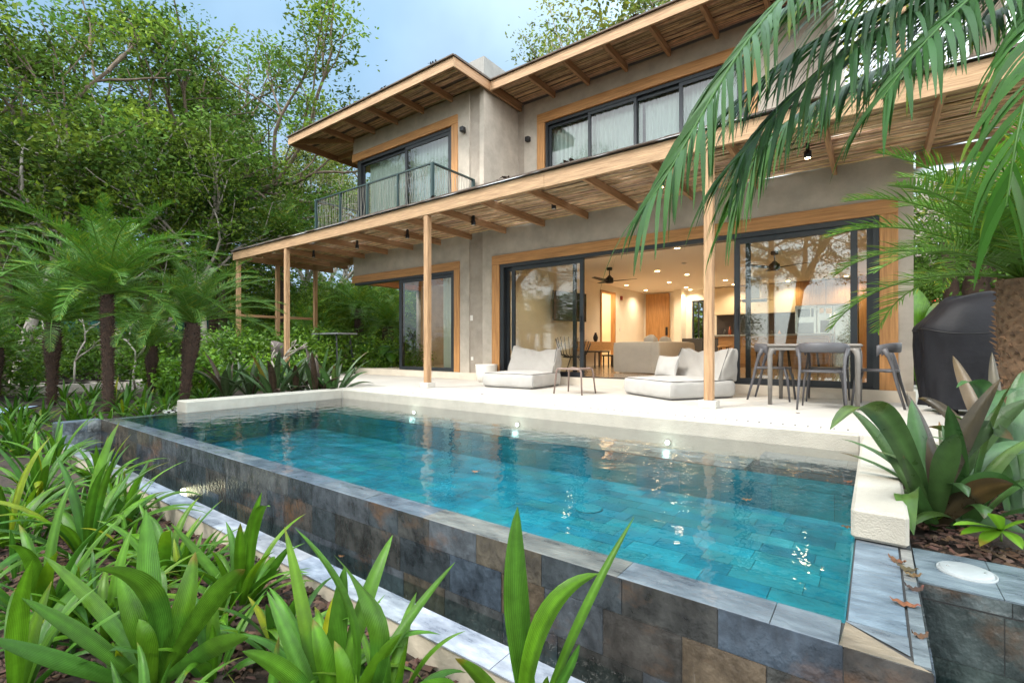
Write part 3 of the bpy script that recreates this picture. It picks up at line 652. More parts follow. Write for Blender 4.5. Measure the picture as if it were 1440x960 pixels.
for z in (.62,1.55):
    pbox('rail',(-13.90,6.14,z),(-13.84,7.12,z+.07),beam_y); pbox('rail',(-13.87,7.22,z),(-13.81,8.23,z+.07),beam_y)
i=0; x=-13.0
while x<XR:
    pbox('rafter',(x-.025,6.03,3.11),(x+.025,8.098 if x>-11.6 else 8.9,3.235),beam_y); x+=.966*.999
for k in range(1): pass
g=MB(); canes(g,-13.88,XR,6.06,8.09,3.25,.030,81,rad=.012,wav=.022); part(g,'cane_ceiling',cane,pg)
g=MB(); canes(g,-13.88,-11.6,8.12,8.95,3.25,.030,82,rad=.012,wav=.022); part(g,'cane_ceiling',cane,pg)
g=MB(); canes(g,-13.88,XR,6.08,8.09,3.272,.045,83,rad=.012,wav=.03); part(g,'cane_ceiling',cane,pg)
# translucent underlay with bare patches
und=bpy.data.materials.new('roof_membrane'); und.use_nodes=True; nt=und.node_tree; b=nt.nodes['Principled BSDF']; b.inputs['Roughness'].default_value=.9; b.inputs['Base Color'].default_value=(.12,.09,.07,1)
t_=nt.nodes.new('ShaderNodeBsdfTranslucent'); t_.inputs[0].default_value=(.75,.78,.8,1); n_=nt.nodes.new('ShaderNodeTexNoise'); n_.inputs['Scale'].default_value=.9; tc_=nt.nodes.new('ShaderNodeTexCoord'); r_=nt.nodes.new('ShaderNodeValToRGB'); r_.color_ramp.elements[0].position=.50; r_.color_ramp.elements[1].position=.60
ms_=nt.nodes.new('ShaderNodeMixShader'); nt.links.new(tc_.outputs['Object'],n_.inputs['Vector']); nt.links.new(n_.outputs['Fac'],r_.inputs[0]); nt.links.new(r_.outputs[0],ms_.inputs[0]); nt.links.new(b.outputs[0],ms_.inputs[1]); nt.links.new(t_.outputs[0],ms_.inputs[2]); nt.links.new(ms_.outputs[0],nt.nodes['Material Output'].inputs['Surface'])
g=MB(); g.add([(-13.95,5.93,3.302),(XR,5.93,3.302),(XR,8.10,3.302),(-13.95,8.10,3.302)],[(0,1,2,3)]); g.add([(-13.95,8.10,3.302),(-11.57,8.10,3.302),(-11.57,9.0,3.302),(-13.95,9.0,3.302)],[(0,1,2,3)]); g.box((-6.84,8.10,3.28),(XR,9.355,3.302)); part(g,'roof_membrane',und,pg)
g=MB(); rg=np.random.default_rng(9)
x=-13.98
while x<XR: 
    L=rg.uniform(.5,1.6); g.box((x,5.935+rg.uniform(-.01,.01),3.305),(min(x+L,XR),6.06,3.322+rg.uniform(0,.012))); x+=L
part(g,'edge_thatch',roof_sheet,pg)
# ceiling spots
warm=emis('warm_spot',(1,.62,.25),25); warm_dim=emis('warm_dim',(.3,.25,.2),.3)
for (u,vv,on) in ((441,366,0),(502,354,0),(576,341,0),(668,323,0),(785,303,0),(936,275,1),(1139,240,1)):
    s_=(2.98-CAMZ)*682/(488-vv); p=W(u,vv,s_); p.y=7.0 if p.x>-11 else p.y; 
    lab='small black ceiling spot under the cane roof, '+{441:'the one nearest the left end',502:'second from the left end',576:'third from the left end',668:'above the bedroom corner wall',785:'above the left sliding door',936:'left of the nearest post',1139:'lit, above the dining table'}[u]
    t=thing('ceiling_spot',lab,'spotlight',(p.x,p.y,3.1),'black spots under the pergola')
    g=MB(); g.box((p.x-.035,p.y-.035,2.95),(p.x+.035,p.y+.035,3.24)) if False else g.box((p.x-.02,p.y-.02,3.135),(p.x+.02,p.y+.02,3.25)); g.tube([(p.x,p.y,3.14),(p.x,p.y,3.06)],[.042,.042],16); part(g,'housing',black_matte,t)
    g=MB(); g.tube([(p.x,p.y,3.059),(p.x,p.y,3.056)],[.03,.03],14); part(g,'lens',warm if on else warm_dim,t)
    if p.x>-8:
        ld=bpy.data.lights.new('spot_lamp','SPOT'); ld.energy=16 if on else 8; ld.color=(1,.66,.36); ld.spot_size=R_(140); ld.spot_blend=1; ld.shadow_soft_size=.04
        lo=bpy.data.objects.new('spot_lamp',ld); COL.objects.link(lo); lo.location=(p.x,p.y,3.04)

# balcony railing
br=thing('balcony_railing','dark green metal balcony railing with woven cord infill above the veranda roof','railing',(-9,6.83,3.3))
ZR=4.40; XL,XC,YB=-11.3,-7.12,6.83
for i,x in enumerate(np.linspace(XL,XC,5)): g=MB(); wd=.016 if i in(1,3) else .028; g.box((x-wd,YB-.03,3.325),(x+wd,YB+.03,ZR)); part(g,'baluster_post',rail_metal,br)
g=MB(); g.box((XC-.03,8.03,3.325),(XC+.03,8.09,ZR)); part(g,'baluster_post',rail_metal,br)
g=MB(); g.box((XL-.03,YB-.022,ZR),(XC+.03,YB+.022,ZR+.026)); g.box((XC-.03,YB+.032,ZR),(XC+.03,8.09,ZR+.026)); g.box((XL,YB-.015,3.40),(XC,YB+.015,3.43)); g.box((XC-.015,YB,3.40),(XC+.015,8.06,3.43)); part(g,'handrail',rail_metal,br)
g=MB(); g.box((XL-.03,YB+.03,ZR),(XL+.03,8.09,ZR+.026)); g.box((XL-.03,8.03,3.325),(XL+.03,8.09,ZR)); part(g,'side_rail',rail_metal,br)
g=MB(); rg=np.random.default_rng(4); x=XL+.08
while x<XC-.04:
    a=rg.uniform(-.028,.028,5); t=rg.uniform(.8,1.2)
    g.tube(np.stack([x+a,np.full(5,YB),np.linspace(3.41,ZR,5)],1),.0034,5,False,(t,t,t)); x+=.062
y=YB+.08
while y<8.0:
    a=rg.uniform(-.03,.03,5); g.tube(np.stack([np.full(5,XC),y+a,np.linspace(3.41,ZR,5)],1),.0055,5,False); y+=.055
part(g,'cord_infill',cord,br)

# curtains
def curtain(x0,x1,y,z0,z1,label,seed,amp=.035,pitch=.11,rz=False):
    n=int((x1-x0)/.012); xs=np.linspace(x0,x1,n); rg=np.random.default_rng(seed); ph=np.cumsum(rg.uniform(.7,1.3,n))*(2*PI*.012/pitch)
    yy=y+amp*np.sin(ph)*(.7+.3*np.sin(xs*2)); Zs=np.linspace(z0,z1,4)
    P=np.stack([np.stack([xs+.006*np.sin(ph*2+k),yy*(1)+0*k,np.full(n,z)],-1) for k,z in enumerate(Zs)])
    g=MB(); g.grid(P); tag(g.build('curtain',curtain_m),label,'curtain')
curtain(-11.2,-7.9,8.38,3.38,6.25,'sheer pale curtain behind the balcony window',1)
curtain(-6.5,-3.86,9.64,3.45,6.25,'sheer pale curtain left of the parted gap in the long upper window',2)
curtain(-3.80,-1.88,9.66,3.45,6.25,'sheer pale curtain at the right end of the long upper window',3)
curtain(-8.45,-7.85,8.45,.17,2.6,'pale green curtain drawn to the right of the bedroom sliding door',4)
# ================================================================ FURNITURE ON THE TERRACE
def lounger(x,y,rot,W_,D_,label,seed):
    """seat cushion with bag back; local -Y is the foot"""
    t=thing('floor_lounger',label,'lounger',(x,y,0),'padded floor loungers on the terrace')
    ca,sa=math.cos(rot),math.sin(rot)
    def L(p): p=np.array(p,float); return np.stack([p[...,0]*ca-p[...,1]*sa+x,p[...,0]*sa+p[...,1]*ca+y,p[...,2]],-1)
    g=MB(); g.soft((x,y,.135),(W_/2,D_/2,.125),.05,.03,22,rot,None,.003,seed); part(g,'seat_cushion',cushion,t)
    g=MB()
    def loop(z,ex):
        P=[]; r=.06
        for (cx,cy,a0) in ((W_/2-r,D_/2-r,0),(-W_/2+r,D_/2-r,90),(-W_/2+r,-D_/2+r,180),(W_/2-r,-D_/2+r,270)):
            for k in range(5): a=R_(a0+k*22.5); P.append((cx+(r+ex)*math.cos(a),cy+(r+ex)*math.sin(a),z))
        P.append(P[0]); return P
    g.tube(L(loop(.252,-.012)),.0055,6,False); g.tube(L(loop(.018,-.012)),.005,6,False); part(g,'piping',piping_m,t)
    g=MB()
    def fn(q,h):
        u=q[...,0]/h[0]; vv=(q[...,2]/h[2]+1)/2
        th=1-.62*np.clip(vv,0,1)
        q=q.copy(); q[...,1]=q[...,1]*th+ .12*vv
        sag=.085*(1-u*u)+.012*np.sin(u*8+seed)+.05*(u<0)*u*(seed<3)
        q[...,2]-= np.clip(vv,0,1)*(sag+.03)
        q[...,0]*=1-.03*vv
        q[...,1]+= .015*np.sin(u*9+vv*7+seed)*vv
        return q
    hb=(W_/2-.02,.17,.25); off=np.array((0,D_/2-.12))
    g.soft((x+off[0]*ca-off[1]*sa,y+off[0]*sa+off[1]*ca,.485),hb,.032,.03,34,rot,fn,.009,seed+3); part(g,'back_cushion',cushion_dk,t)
    g=MB()
    for sx in (-1,1):
        P=[]
        for k in range(12):
            vv=k/11; zz=.27+.44*vv-(.0)*vv; P.append((sx*(W_/2-.02)*(1-.06*vv)*1.0,D_/2-.12-.15*(1-.62*vv)+.12*vv-.01,zz))
        g.tube(L(P),.005,6,False)
    part(g,'back_piping',piping_m,t)
lounger(-5.22,7.28,R_(4),1.04,1.05,'pale padded floor lounger with slumped backrest left of the low side table',1)
lounger(-2.36,7.24,R_(-33),1.10,1.12,'pale padded floor lounger turned at an angle right of the low side table',5)
g=MB(); p0=(-2.62,7.55,.42); 
def pfn(q,h):
    q=q.copy(); u=np.clip(q[...,0]/h[0],-1,1); w2=np.clip(q[...,2]/h[2],-1,1)
    q[...,1]*=.12+1.5*np.sqrt(np.clip((1-u*u)*(1-w2*w2),0,1)); q[...,0]*=1-.10*(1-w2*w2); q[...,2]*=1-.12*(1-u*u); q[...,1]+=.05*w2; return q
g.soft(p0,(.25,.06,.17),.01,.0,18,R_(-33),pfn,.004,9); tag(g.build('pillow',cushion),'small pale pillow leaning on the back of the angled lounger','pillow')

# low side table
t=thing('side_table','low taupe side table with bent tube legs between the two loungers','table',(-3.75,6.63,0))
cx,cy=-3.75,6.63; hw=.21
g=MB(); g.soft((cx,cy,.385),(hw,hw,.014),.012,0,4,0,None,0)
for k in range(9): pass
part(g,'table_top',resin_b,t)
for sx in (-1,1):
    for sy in (-1,1):
        g=MB(); a=np.array((cx+sx*(hw-.03),cy+sy*(hw-.02),.385)); b=np.array((cx+sx*(hw+.035),cy+sy*(hw+.01),0))
        g.tube([a-(sx*.10,0,0),a-(sx*.03,0,-.008),a+(sx*.02,0,-.012),a+(sx*.035,0,-.05),b],[.013,.015,.016,.016,.012],8); part(g,'leg',resin_b,t)
g=MB(); g.bev((-3.0,7.75,.0),(-2.5,8.06,.018),.004) ; tag(g.build('door_mat',mat('door_mat',(.16,.13,.11),.95,noise=.4,nscale=60)),'thin brown mat in front of the open sliding doors','mat')

# dining table
t=thing('dining_table','square taupe outdoor dining table with rounded corner legs','table',(-.61,7.27,0))
x0,x1,y0,y1=-1.10,-.13,6.80,7.75
g=MB(); g.bev((x0,y0,.725),(x1,y1,.76),.012); g.bev((x0+.02,y0+.02,.68),(x1-.02,y1-.02,.724),.008); part(g,'table_top',resin_t,t)
for (x,y,sx,sy) in ((x0,y0,1,1),(x1,y0,-1,1),(x0,y1,1,-1),(x1,y1,-1,-1)):
    g=MB(); c=np.array((x+sx*.035,y+sy*.035,0))
    g.tube([c+(0,0,0),c+(0,0,.62),c+(sx*.012,sy*.012,.67),c+(sx*.05,sy*.03,.715)],[.024,.030,.036,.045],10); part(g,'leg',resin_t,t)

def chair_at(x,y,rz,label):
    t=thing('dining_chair',label,'chair',(x,y,0),'grey chairs round the dining table',rz)
    g=MB()   # seat: rounded square, local, facing +Y
    n=32; prof=[(0,.445),(.17,.440),(.205,.450),(.215,.446),(.213,.436),(.19,.428),(0,.426)]
    V=[]
    for r,z in prof:
        a=np.arange(n)*2*PI/n; e=1/ (np.abs(np.cos(a))**3.2+np.abs(np.sin(a))**3.2)**(1/3.2); V.append(np.stack([r*e*np.cos(a),r*e*np.sin(a),np.full(n,z)],1))
    V=np.concatenate(V); i0=np.arange(n); i1=(i0+1)%n; f=np.concatenate([np.stack([k*n+i0,k*n+i1,(k+1)*n+i1,(k+1)*n+i0],1) for k in range(len(prof)-1)])
    g.add(V,f[:, ::-1],(1,1,1),0,True); lpart(g,'seat',resin,t)
    g=MB()  # backrest band: arc
    m=29; A=np.linspace(R_(180+8),R_(360-8),m); P=[];Q=[]
    rows=[]
    for k,a in enumerate(A):
        s=abs(k/(m-1)*2-1); zt=.775-.035*s**3; zb=.655+.0*s- (.0 if s<.7 else .05*((s-.7)/.3)**2); 
        r=.255; cx,cy=r*math.cos(a)*1.0,r*math.sin(a)*.92+.02
        nx,ny=math.cos(a),math.sin(a); ring=[]
        for (dr,zz) in ((-.010,zb+.012),(0,zb),(.012,zb+.012),(.016,(zt+zb)/2),(.016,zt-.012),(.004,zt),(-.008,zt-.012),(-.006,(zt+zb)/2)): ring.append((cx+dr*nx,cy+dr*ny,zz))
        rows.append(ring+[ring[0]])
    g.grid(rows)
    for e in (0,-1): g.f.append((np.array([[g.n-len(rows)*9+(0 if e==0 else (m-1)*9)+j for j in range(8)]]),0,False))
    lpart(g,'backrest',resin,t)
    for sx in (-1,1):
        g=MB(); g.tube([(sx*.235,-.275,0),(sx*.222,-.20,.30),(sx*.215,-.165,.48),(sx*.222,-.13,.60),(sx*.240,-.08,.70)],[.013,.018,.020,.024,.034],10,flat=.8); lpart(g,'leg',resin,t)
        g=MB(); g.tube([(sx*.215,.235,0),(sx*.195,.205,.30),(sx*.17,.17,.425),(sx*.12,.12,.436)],[.012,.017,.020,.018],10,flat=.8); lpart(g,'leg',resin,t)
        g=MB(); g.tube([(sx*.217,-.17,.44),(sx*.19,-.10,.437),(sx*.12,-.02,.434)],[.018,.017,.012],8); lpart(g,'seat_bracket',resin,t)
    return t
def chair_copy(t,x,y,rz,label):
    c=copy_tree(t); c.location=(x,y,0); c.rotation_euler=(0,0,rz); c['label']=label; return c
c0=chair_at(-.50,6.72,R_(2),'grey moulded chair with its curved back to the pool, in front of the dining table')
chair_copy(c0,-1.13,7.50,R_(-92),'grey moulded chair on the left side of the dining table')
chair_copy(c0,.02,7.42,R_(84),'grey moulded chair on the right side of the dining table')
chair_copy(c0,-.52,7.72,R_(180),'grey moulded chair behind the dining table near the glass')

# planter pot by the wall
t=thing('plant_pot','round white pot standing behind the left lounger against the wood surround','pot',(-6.52,7.75,0))
g=MB(); g.lathe([(.15,0),(.19,.02),(.22,.2),(.23,.34),(.235,.36),(.2,.36),(.19,.30)],(-6.52,7.80,0),28); part(g,'bowl',white_pot,t)
g=MB(); g.lathe([(.19,0),(.1,.01)],(-6.52,7.80,.31),20); part(g,'soil_fill',soil,t)

# covered grill
t=thing('covered_grill','large barbecue under a black fabric cover at the right corner of the house','grill',(.95,7.25,0))
bx,by,brz=1.03,7.2,R_(12); g=MB(); m=72; rows=[]; rg=np.random.default_rng(3); ph=rg.uniform(0,6,8)
for z,hx,hy in ((.06,.585,.33),(.12,.59,.33),(.30,.605,.335),(.50,.62,.34),(.70,.64,.345),(.84,.655,.35),(.895,.665,.355),(.93,.66,.35),(.98,.63,.34),(1.04,.59,.33),(1.10,.55,.31),(1.17,.51,.29),(1.23,.47,.25),(1.28,.43,.19),(1.31,.37,.10),(1.315,.02,.01)):
    a=np.arange(m+1)*2*PI/m; e=1/(np.abs(np.cos(a))**5+np.abs(np.sin(a))**5)**.2
    w_=1+ 2.2*(.022*np.sin(a*7+ph[0]+z*3)+.016*np.sin(a*13+ph[1]-z*4)+.010*np.sin(a*23+ph[2]+z*9))*(1.3-z) - .035*np.abs(np.sin(a*4+ph[4]+1.2*z))**.35*(1-np.abs(z-.6))+.02
    X=hx*e*np.cos(a)*w_; Y=hy*e*np.sin(a)*w_; Z=z+(.02*np.sin(a*5+ph[3]+z*6)+.02*np.cos(2*a+.4))*(z>.6)+.07*np.cos(a+.3)*(z-.95)/.35*(z>.95)+.012*np.abs(np.sin(a*6+ph[5]))*(z<.2)
    rows.append(np.stack([bx+X*math.cos(brz)-Y*math.sin(brz),by+X*math.sin(brz)+Y*math.cos(brz),Z+0*a],1))
g.grid(rows); o=part(g,'fabric_cover',cover_m,t)
g=MB(); R0=rows[6]; g.tube(R0[:-1],.006,5,False); part(g,'cover_seam',black_matte,t)
for sx in (-.35,.35):
    g=MB(); g.tube([(bx+sx,by-.12,.0),(bx+sx,by-.12,.09)],[.035,.035],12); part(g,'caster',black_matte,t)

# bar table under the pergola at the left
p=W(470,468,13.2); bxx,byy=p.x,p.y
t=thing('bar_table','tall slim dark table with splayed legs under the left end of the pergola','table',(bxx,byy,0))
g=MB(); g.bev((bxx-.62,byy-.3,1.06),(bxx+.62,byy+.3,1.10),.006); part(g,'table_top',mat('grey_top',(.22,.22,.24),.3),t)
for sx in (-1,1):
    for sy in (-1,1): g=MB(); g.bar((bxx+sx*.40,byy+sy*.2,1.06),(bxx+sx*.56,byy+sy*.26,0),.035,.035); part(g,'leg',black_metal,t)
p=W(401,520,12.3); t=thing('lounge_chair','rounded dark brown shell chair behind the second pergola post','chair',(p.x,p.y,0))
g=MB()
rows=[]
for k in range(13):
    a=R_(200+k*140/12); rows.append([(p.x+.32*math.cos(a)*s,p.y+.32*math.sin(a)*s,z) for s,z in ((.75,.35),(1,.5),(1.06,.72),(1.0,.88*(1-.12*abs(k/6-1)**2)),(.96,.88*(1-.12*abs(k/6-1)**2)),(.98,.7),(.9,.5),(.7,.38))])
g.grid(rows); g.lathe([(.30,.33),(.32,.36),(.30,.40),(.05,.40)],(p.x,p.y,0),20); part(g,'shell',mat('rattan_brown',(.10,.075,.07),.7,noise=.3,nscale=60),t)
for k in range(4):
    a=R_(45+90*k); g=MB(); g.bar((p.x+.2*math.cos(a),p.y+.2*math.sin(a),.34),(p.x+.3*math.cos(a),p.y+.3*math.sin(a),0),.025,.025); part(g,'leg',black_metal,t)

# ================================================================ INTERIOR
FZ=.156
# downlights
dl_on=emis('downlight_lens',(1,.75,.42),12)
n_=0
for (u,vv,lab) in ((881,401,'above the left wall beside the inner doorway'),(908,408,'in front of the oak entrance door'),(941,397,'between the fan and the entrance door'),(966,386,'nearest the open doors'),(965,404,'behind the nearest one, by the entrance door'),(986,412,'above the narrow rear window'),(1032,400,'just left of the right sliding door frame'),(1020,394,'small and far, right of the nearest post'),(1108,395,'over the kitchen island, seen through the glass'),(1190,388,'over the fridge, seen through the glass')):
    s_=(2.715-CAMZ)*682/(488-vv); p=W(u,vv,s_)
    if p.y>17.2: p.y=17.2
    t=thing('downlight','small round warm downlight in the room ceiling, '+lab,'ceiling light',(p.x,p.y,2.71),'warm downlights in the living room ceiling')
    g=MB(); g.tube([(p.x,p.y,2.72),(p.x,p.y,2.712)],[.075,.07],16); part(g,'trim_ring',white_pot,t)
    g=MB(); g.tube([(p.x,p.y,2.7115),(p.x,p.y,2.708)],[.055,.055],16); part(g,'lens',dl_on,t)
    ld=bpy.data.lights.new('downlight_lamp','SPOT'); ld.energy=70; ld.color=(1,.81,.58); ld.spot_size=R_(150); ld.spot_blend=.9; ld.shadow_soft_size=.06
    lo=bpy.data.objects.new('downlight_lamp',ld); COL.objects.link(lo); lo.location=(p.x,p.y,2.70)
for (x,y) in ((-5.6,9.6),(-3.2,9.8),(-1.0,9.9),(-4.6,12.5)):
    t=thing('downlight','small round warm downlight hidden high in the room ceiling near the glass front','ceiling light',(x,y,2.71),'warm downlights in the living room ceiling')
    g=MB(); g.tube([(x,y,2.7115),(x,y,2.708)],[.055,.055],16); part(g,'lens',dl_on,t)
    ld=bpy.data.lights.new('downlight_lamp','SPOT'); ld.energy=70; ld.color=(1,.81,.58); ld.spot_size=R_(150); ld.spot_blend=.9; ld.shadow_soft_size=.06
    lo=bpy.data.objects.new('downlight_lamp',ld); COL.objects.link(lo); lo.location=(x,y,2.70)
# bedroom lamp
ld=bpy.data.lights.new('bedroom_lamp','POINT'); ld.energy=25; ld.color=(1,.75,.5); ld.shadow_soft_size=.1; lo=bpy.data.objects.new('bedroom_lamp',ld); COL.objects.link(lo); lo.location=(-8.2,11.5,2.4)
ld=bpy.data.lights.new('hall_lamp','POINT'); ld.energy=30; ld.color=(1,.72,.42); ld.shadow_soft_size=.1; lo=bpy.data.objects.new('hall_lamp',ld); COL.objects.link(lo); lo.location=(-7.7,14.4,2.3)
# fans
def fan(x,y,rz,label):
    t=thing('ceiling_fan',label,'fan',(x,y,2.72),'black ceiling fans',rz)
    g=MB(); g.lathe([(.07,0),(.07,-.06),(.06,-.07)],(0,0,0),20); g.lathe([(.014,-.07),(.014,-.22)],(0,0,0),10); lpart(g,'mount',black_matte,t)
    g=MB(); g.lathe([(.03,-.20),(.06,-.24),(.10,-.27),(.105,-.36),(.09,-.39),(.04,-.40)],(0,0,0),24); lpart(g,'motor',black_matte,t)
    for k in range(3):
        g=MB(); a=k*2*PI/3; P=[]
        for j in range(9):
            r=.09+j*.072; wd=.045+.075*math.sin(min(1,j/3.0)*PI/2)*(1-.045*j*j/8); tl=.35*(1-j/12)
            d=np.array((math.cos(a),math.sin(a),0)); e=np.array((-math.sin(a),math.cos(a),0)); c=d*r+np.array((0,0,-.345+.004*j))
            P.append([c-e*wd*.5-(0,0,wd*tl*.5),c+e*wd*.5+(0,0,wd*tl*.5),c+e*wd*.5+(0,0,wd*tl*.5+.008),c-e*wd*.5-(0,0,wd*tl*.5-.008),c-e*wd*.5-(0,0,wd*tl*.5)])
        g.grid(P,smooth=False); lpart(g,'blade',black_matte,t)
    return t
p=W(857,395,12.2); fan(p.x,p.y,R_(20),'black three blade ceiling fan above the sofa, seen through the open doors')
p=W(1089,372,10.15); fan(p.x,p.y,R_(-10),'black three blade ceiling fan over the kitchen, seen through the right glass door')
g=MB(); p=W(962,370,(2.71-CAMZ)*682/118); g.lathe([(.055,0),(.05,-.03),(.02,-.035)],(p.x,p.y,2.718),18); tag(g.build('smoke_detector',white_pot),'small round smoke detector on the room ceiling','detector')
# tv
t=thing('television','black flat television on a tilting bracket on the left wall','television',(-6.8,11.4,1.4))
g=MB(); a=np.array((-6.72,10.75,0)); b=np.array((-6.45,12.05,0)); d=(b-a)/np.linalg.norm(b-a); nn=np.array((d[1],-d[0],0))
def slab(g,a,b,z0,z1,th,nn): g.add([a+(0,0,z0),b+(0,0,z0),b+(0,0,z1),a+(0,0,z1),a-nn*th+(0,0,z0),b-nn*th+(0,0,z0),b-nn*th+(0,0,z1),a-nn*th+(0,0,z1)],[(0,1,2,3),(7,6,5,4),(0,4,5,1),(1,5,6,2),(2,6,7,3),(3,7,4,0)])
slab(g,a,b,1.42,2.20,.03,nn); part(g,'housing',black_matte,t)
g=MB(); g.add([a+nn*.002+d*.02+(0,0,1.44),b+nn*.002-d*.02+(0,0,1.44),b+nn*.002-d*.02+(0,0,2.18),a+nn*.002+d*.02+(0,0,2.18)],[(0,1,2,3)]); part(g,'screen',mat('tv_glass',(.01,.02,.018),.08),t)
g=MB(); g.box((-6.93,11.3,1.7),(-6.62,11.5,1.9)); part(g,'bracket',black_matte,t)
# sofa
t=thing('sofa','cream two seat sofa with its back to the terrace doors','sofa',(-4.1,11,FZ))
g=MB(); g.soft((-4.1,11.05,.46),(.50,1.15,.25),.05,.01,8,0,None,.001,1); part(g,'seat_base',sofa_m,t)
g=MB(); g.soft((-4.1,9.97,.50),(.52,.11,.33),.04,.01,8,0,None,.001,2); part(g,'arm',sofa_m,t)
g=MB(); g.soft((-4.1,12.2,.50),(.52,.11,.33),.04,.01,8,0,None,.001,2); part(g,'arm',sofa_m,t)
g=MB(); g.soft((-3.68,11.05,.50),(.10,1.2,.34),.04,.01,8,0,None,.001,2); part(g,'backrest',sofa_m,t)
for i,(yy,zz,l) in enumerate(((10.5,.86,'nearer'),(11.4,.84,'farther'))):
    g=MB(); g.soft((-4.0,yy,zz-.06),(.10,.26,.16),.07,.04,8,R_(10),None,.004,i); tag(g.build('sofa_pillow',cushion),'%s loose pillow on the sofa back'%l,'pillow')
# console with plant and vase on left wall
t=thing('console_table','oak wall console left of the inner doorway','console',(-6.7,13,FZ))
g=MB(); g.box((-6.925,12.1,.62),(-6.5,14.0,.88)); part(g,'drawer_box',oak_x,t)
g=MB(); g.lathe([(.03,0),(.06,.05),(.075,.12),(.05,.2),(.03,.24),(.035,.27)],(-6.65,13.0,.88),18); tag(g.build('vase',black_matte),'small dark bottle vase on the oak console','vase')
t=thing('bench','low black bench table standing under the oak console','table',(-6.3,12.6,FZ))
for (yy0,yy1,zt) in ((11.6,12.5,.62),(12.7,13.3,.50)):
    g=MB(); g.bev((-6.3,yy0,zt-.04),(-5.95,yy1,zt),.008); part(g,'table_top',black_matte,t)
    for xx in (-6.28,-5.99):
        for yy in (yy0+.03,yy1-.05): g=MB(); g.box((xx,yy,FZ),(xx+.03,yy+.03,zt-.04)); part(g,'leg',black_matte,t)
p=W(806,500,11.0); t=thing('shell_chair','black wire lounge chair behind the left glass door','chair',(p.x,p.y,FZ))
g=MB()
for k in range(17):
    a=R_(150+k*240/16); g.tube([(p.x+.28*math.cos(a)*.5,p.y+.28*math.sin(a)*.5,.50),(p.x+.33*math.cos(a)*.9,p.y+.33*math.sin(a)*.9,.56),(p.x+.40*math.cos(a),p.y+.40*math.sin(a),.80+.15*math.sin(R_(k*180/16)))],.008,5)
g.lathe([(.2,.48),(.25,.5),(.2,.52)],(p.x,p.y,0),18); part(g,'basket_seat',black_matte,t)
for k in range(3):
    a=R_(30+120*k); g=MB(); g.bar((p.x+.1*math.cos(a),p.y+.1*math.sin(a),.5),(p.x+.32*math.cos(a),p.y+.32*math.sin(a),FZ),.015,.015); part(g,'leg',black_matte,t)
g=MB(); g.box((-6.93,15.35,2.32),(-6.88,15.45,2.45)); tag(g.build('alarm_box',mat('alarm_red',(.25,.03,.02),.5)),'small red alarm box high on the wall right of the inner doorway','alarm')
g=MB(); g.bev((-6.93,15.3,1.25),(-6.915,15.38,1.37),.003); tag(g.build('wall_switch',white_pot),'small white switch on the wall right of the inner doorway','switch')
# black console under window
t=thing('sideboard','low dark sideboard under the narrow rear window','cabinet',(-5,17.2,FZ))
g=MB(); g.bev((-5.35,16.9,FZ),(-3.95,17.42,1.02),.01); part(g,'cabinet_body',black_matte,t); g=MB(); g.box((-5.3,16.88,.3),(-4.66,16.9,.98)); g.box((-4.64,16.88,.3),(-4.0,16.9,.98)); part(g,'door',mat('dark_grey',(.05,.05,.05),.4),t)
# kitchen
t=thing('kitchen_cabinets','oak kitchen wall cabinets over a dark splashback and counter','cabinet',(-3,17.2,FZ))
g=MB(); g.box((-4.35,17.1,1.80),(-1.97,17.49,2.70)); part(g,'wall_cupboard',mat('cream_lacquer',(.68,.56,.38),.5),t)
g=MB(); g.box((-1.95,17.0,1.98),(-.40,17.49,2.70)); part(g,'top_cupboard',oak,t)
g=MB(); g.box((-1.18,16.995,1.98),(-1.17,17.0,2.70)); part(g,'cupboard_gap',black_matte,t)
g=MB(); g.box((-4.35,17.47,1.08),(-1.97,17.49,1.798)); part(g,'splashback',mat('dark_splash',(.06,.05,.045),.4,noise=.2,nscale=3),t)
g=MB(); g.box((-4.35,16.9,1.04),(-1.97,17.46,1.08)); part(g,'counter',mat('counter_dark',(.10,.09,.08),.3),t)
g=MB(); g.box((-4.35,16.92,FZ),(-1.97,17.46,1.04)); part(g,'base_cupboard',oak_x,t)
g=MB(); g.box((-.38,16.8,FZ),(.13,17.49,2.70)); part(g,'tall_panel',oak,t)
t=thing('oven_tower','stainless oven and microwave built into a tall unit','oven',(-1.68,17.0,FZ))
g=MB(); g.bev((-1.95,16.85,FZ),(-1.40,17.45,1.96),.005); part(g,'steel_housing',steel,t)
g=MB(); g.box((-1.88,16.835,1.62),(-1.56,16.85,1.86)); part(g,'microwave_door',mat('oven_glass',(.01,.012,.01),.1),t)
g=MB(); g.box((-1.88,16.835,.9),(-1.47,16.85,1.45)); part(g,'oven_door',mat('oven_glass2',(.01,.012,.01),.1),t)
g=MB(); g.bar((-1.86,16.81,1.49),(-1.49,16.81,1.49),.015,.015); part(g,'handle',steel,t)
g=MB(); g.box((-1.53,16.835,1.62),(-1.47,16.85,1.86)); part(g,'control_panel',black_matte,t)
t=thing('fridge','wide stainless fridge beside the oven tower','fridge',(-.9,17,FZ))
g=MB(); g.bev((-1.38,16.8,FZ),(-.40,17.45,1.94),.01); part(g,'steel_body',steel,t)
g=MB(); g.box((-1.0,16.79,FZ),(-.99,16.80,1.94)); part(g,'door_gap',black_matte,t)
for xx in (-1.04,-.95): g=MB(); g.tube([(xx,16.76,.8),(xx,16.76,1.7)],.012,8); part(g,'handle',steel,t)
g=MB(); g.box((-1.30,16.785,1.15),(-1.08,16.8,1.50)); part(g,'dispenser',black_matte,t)
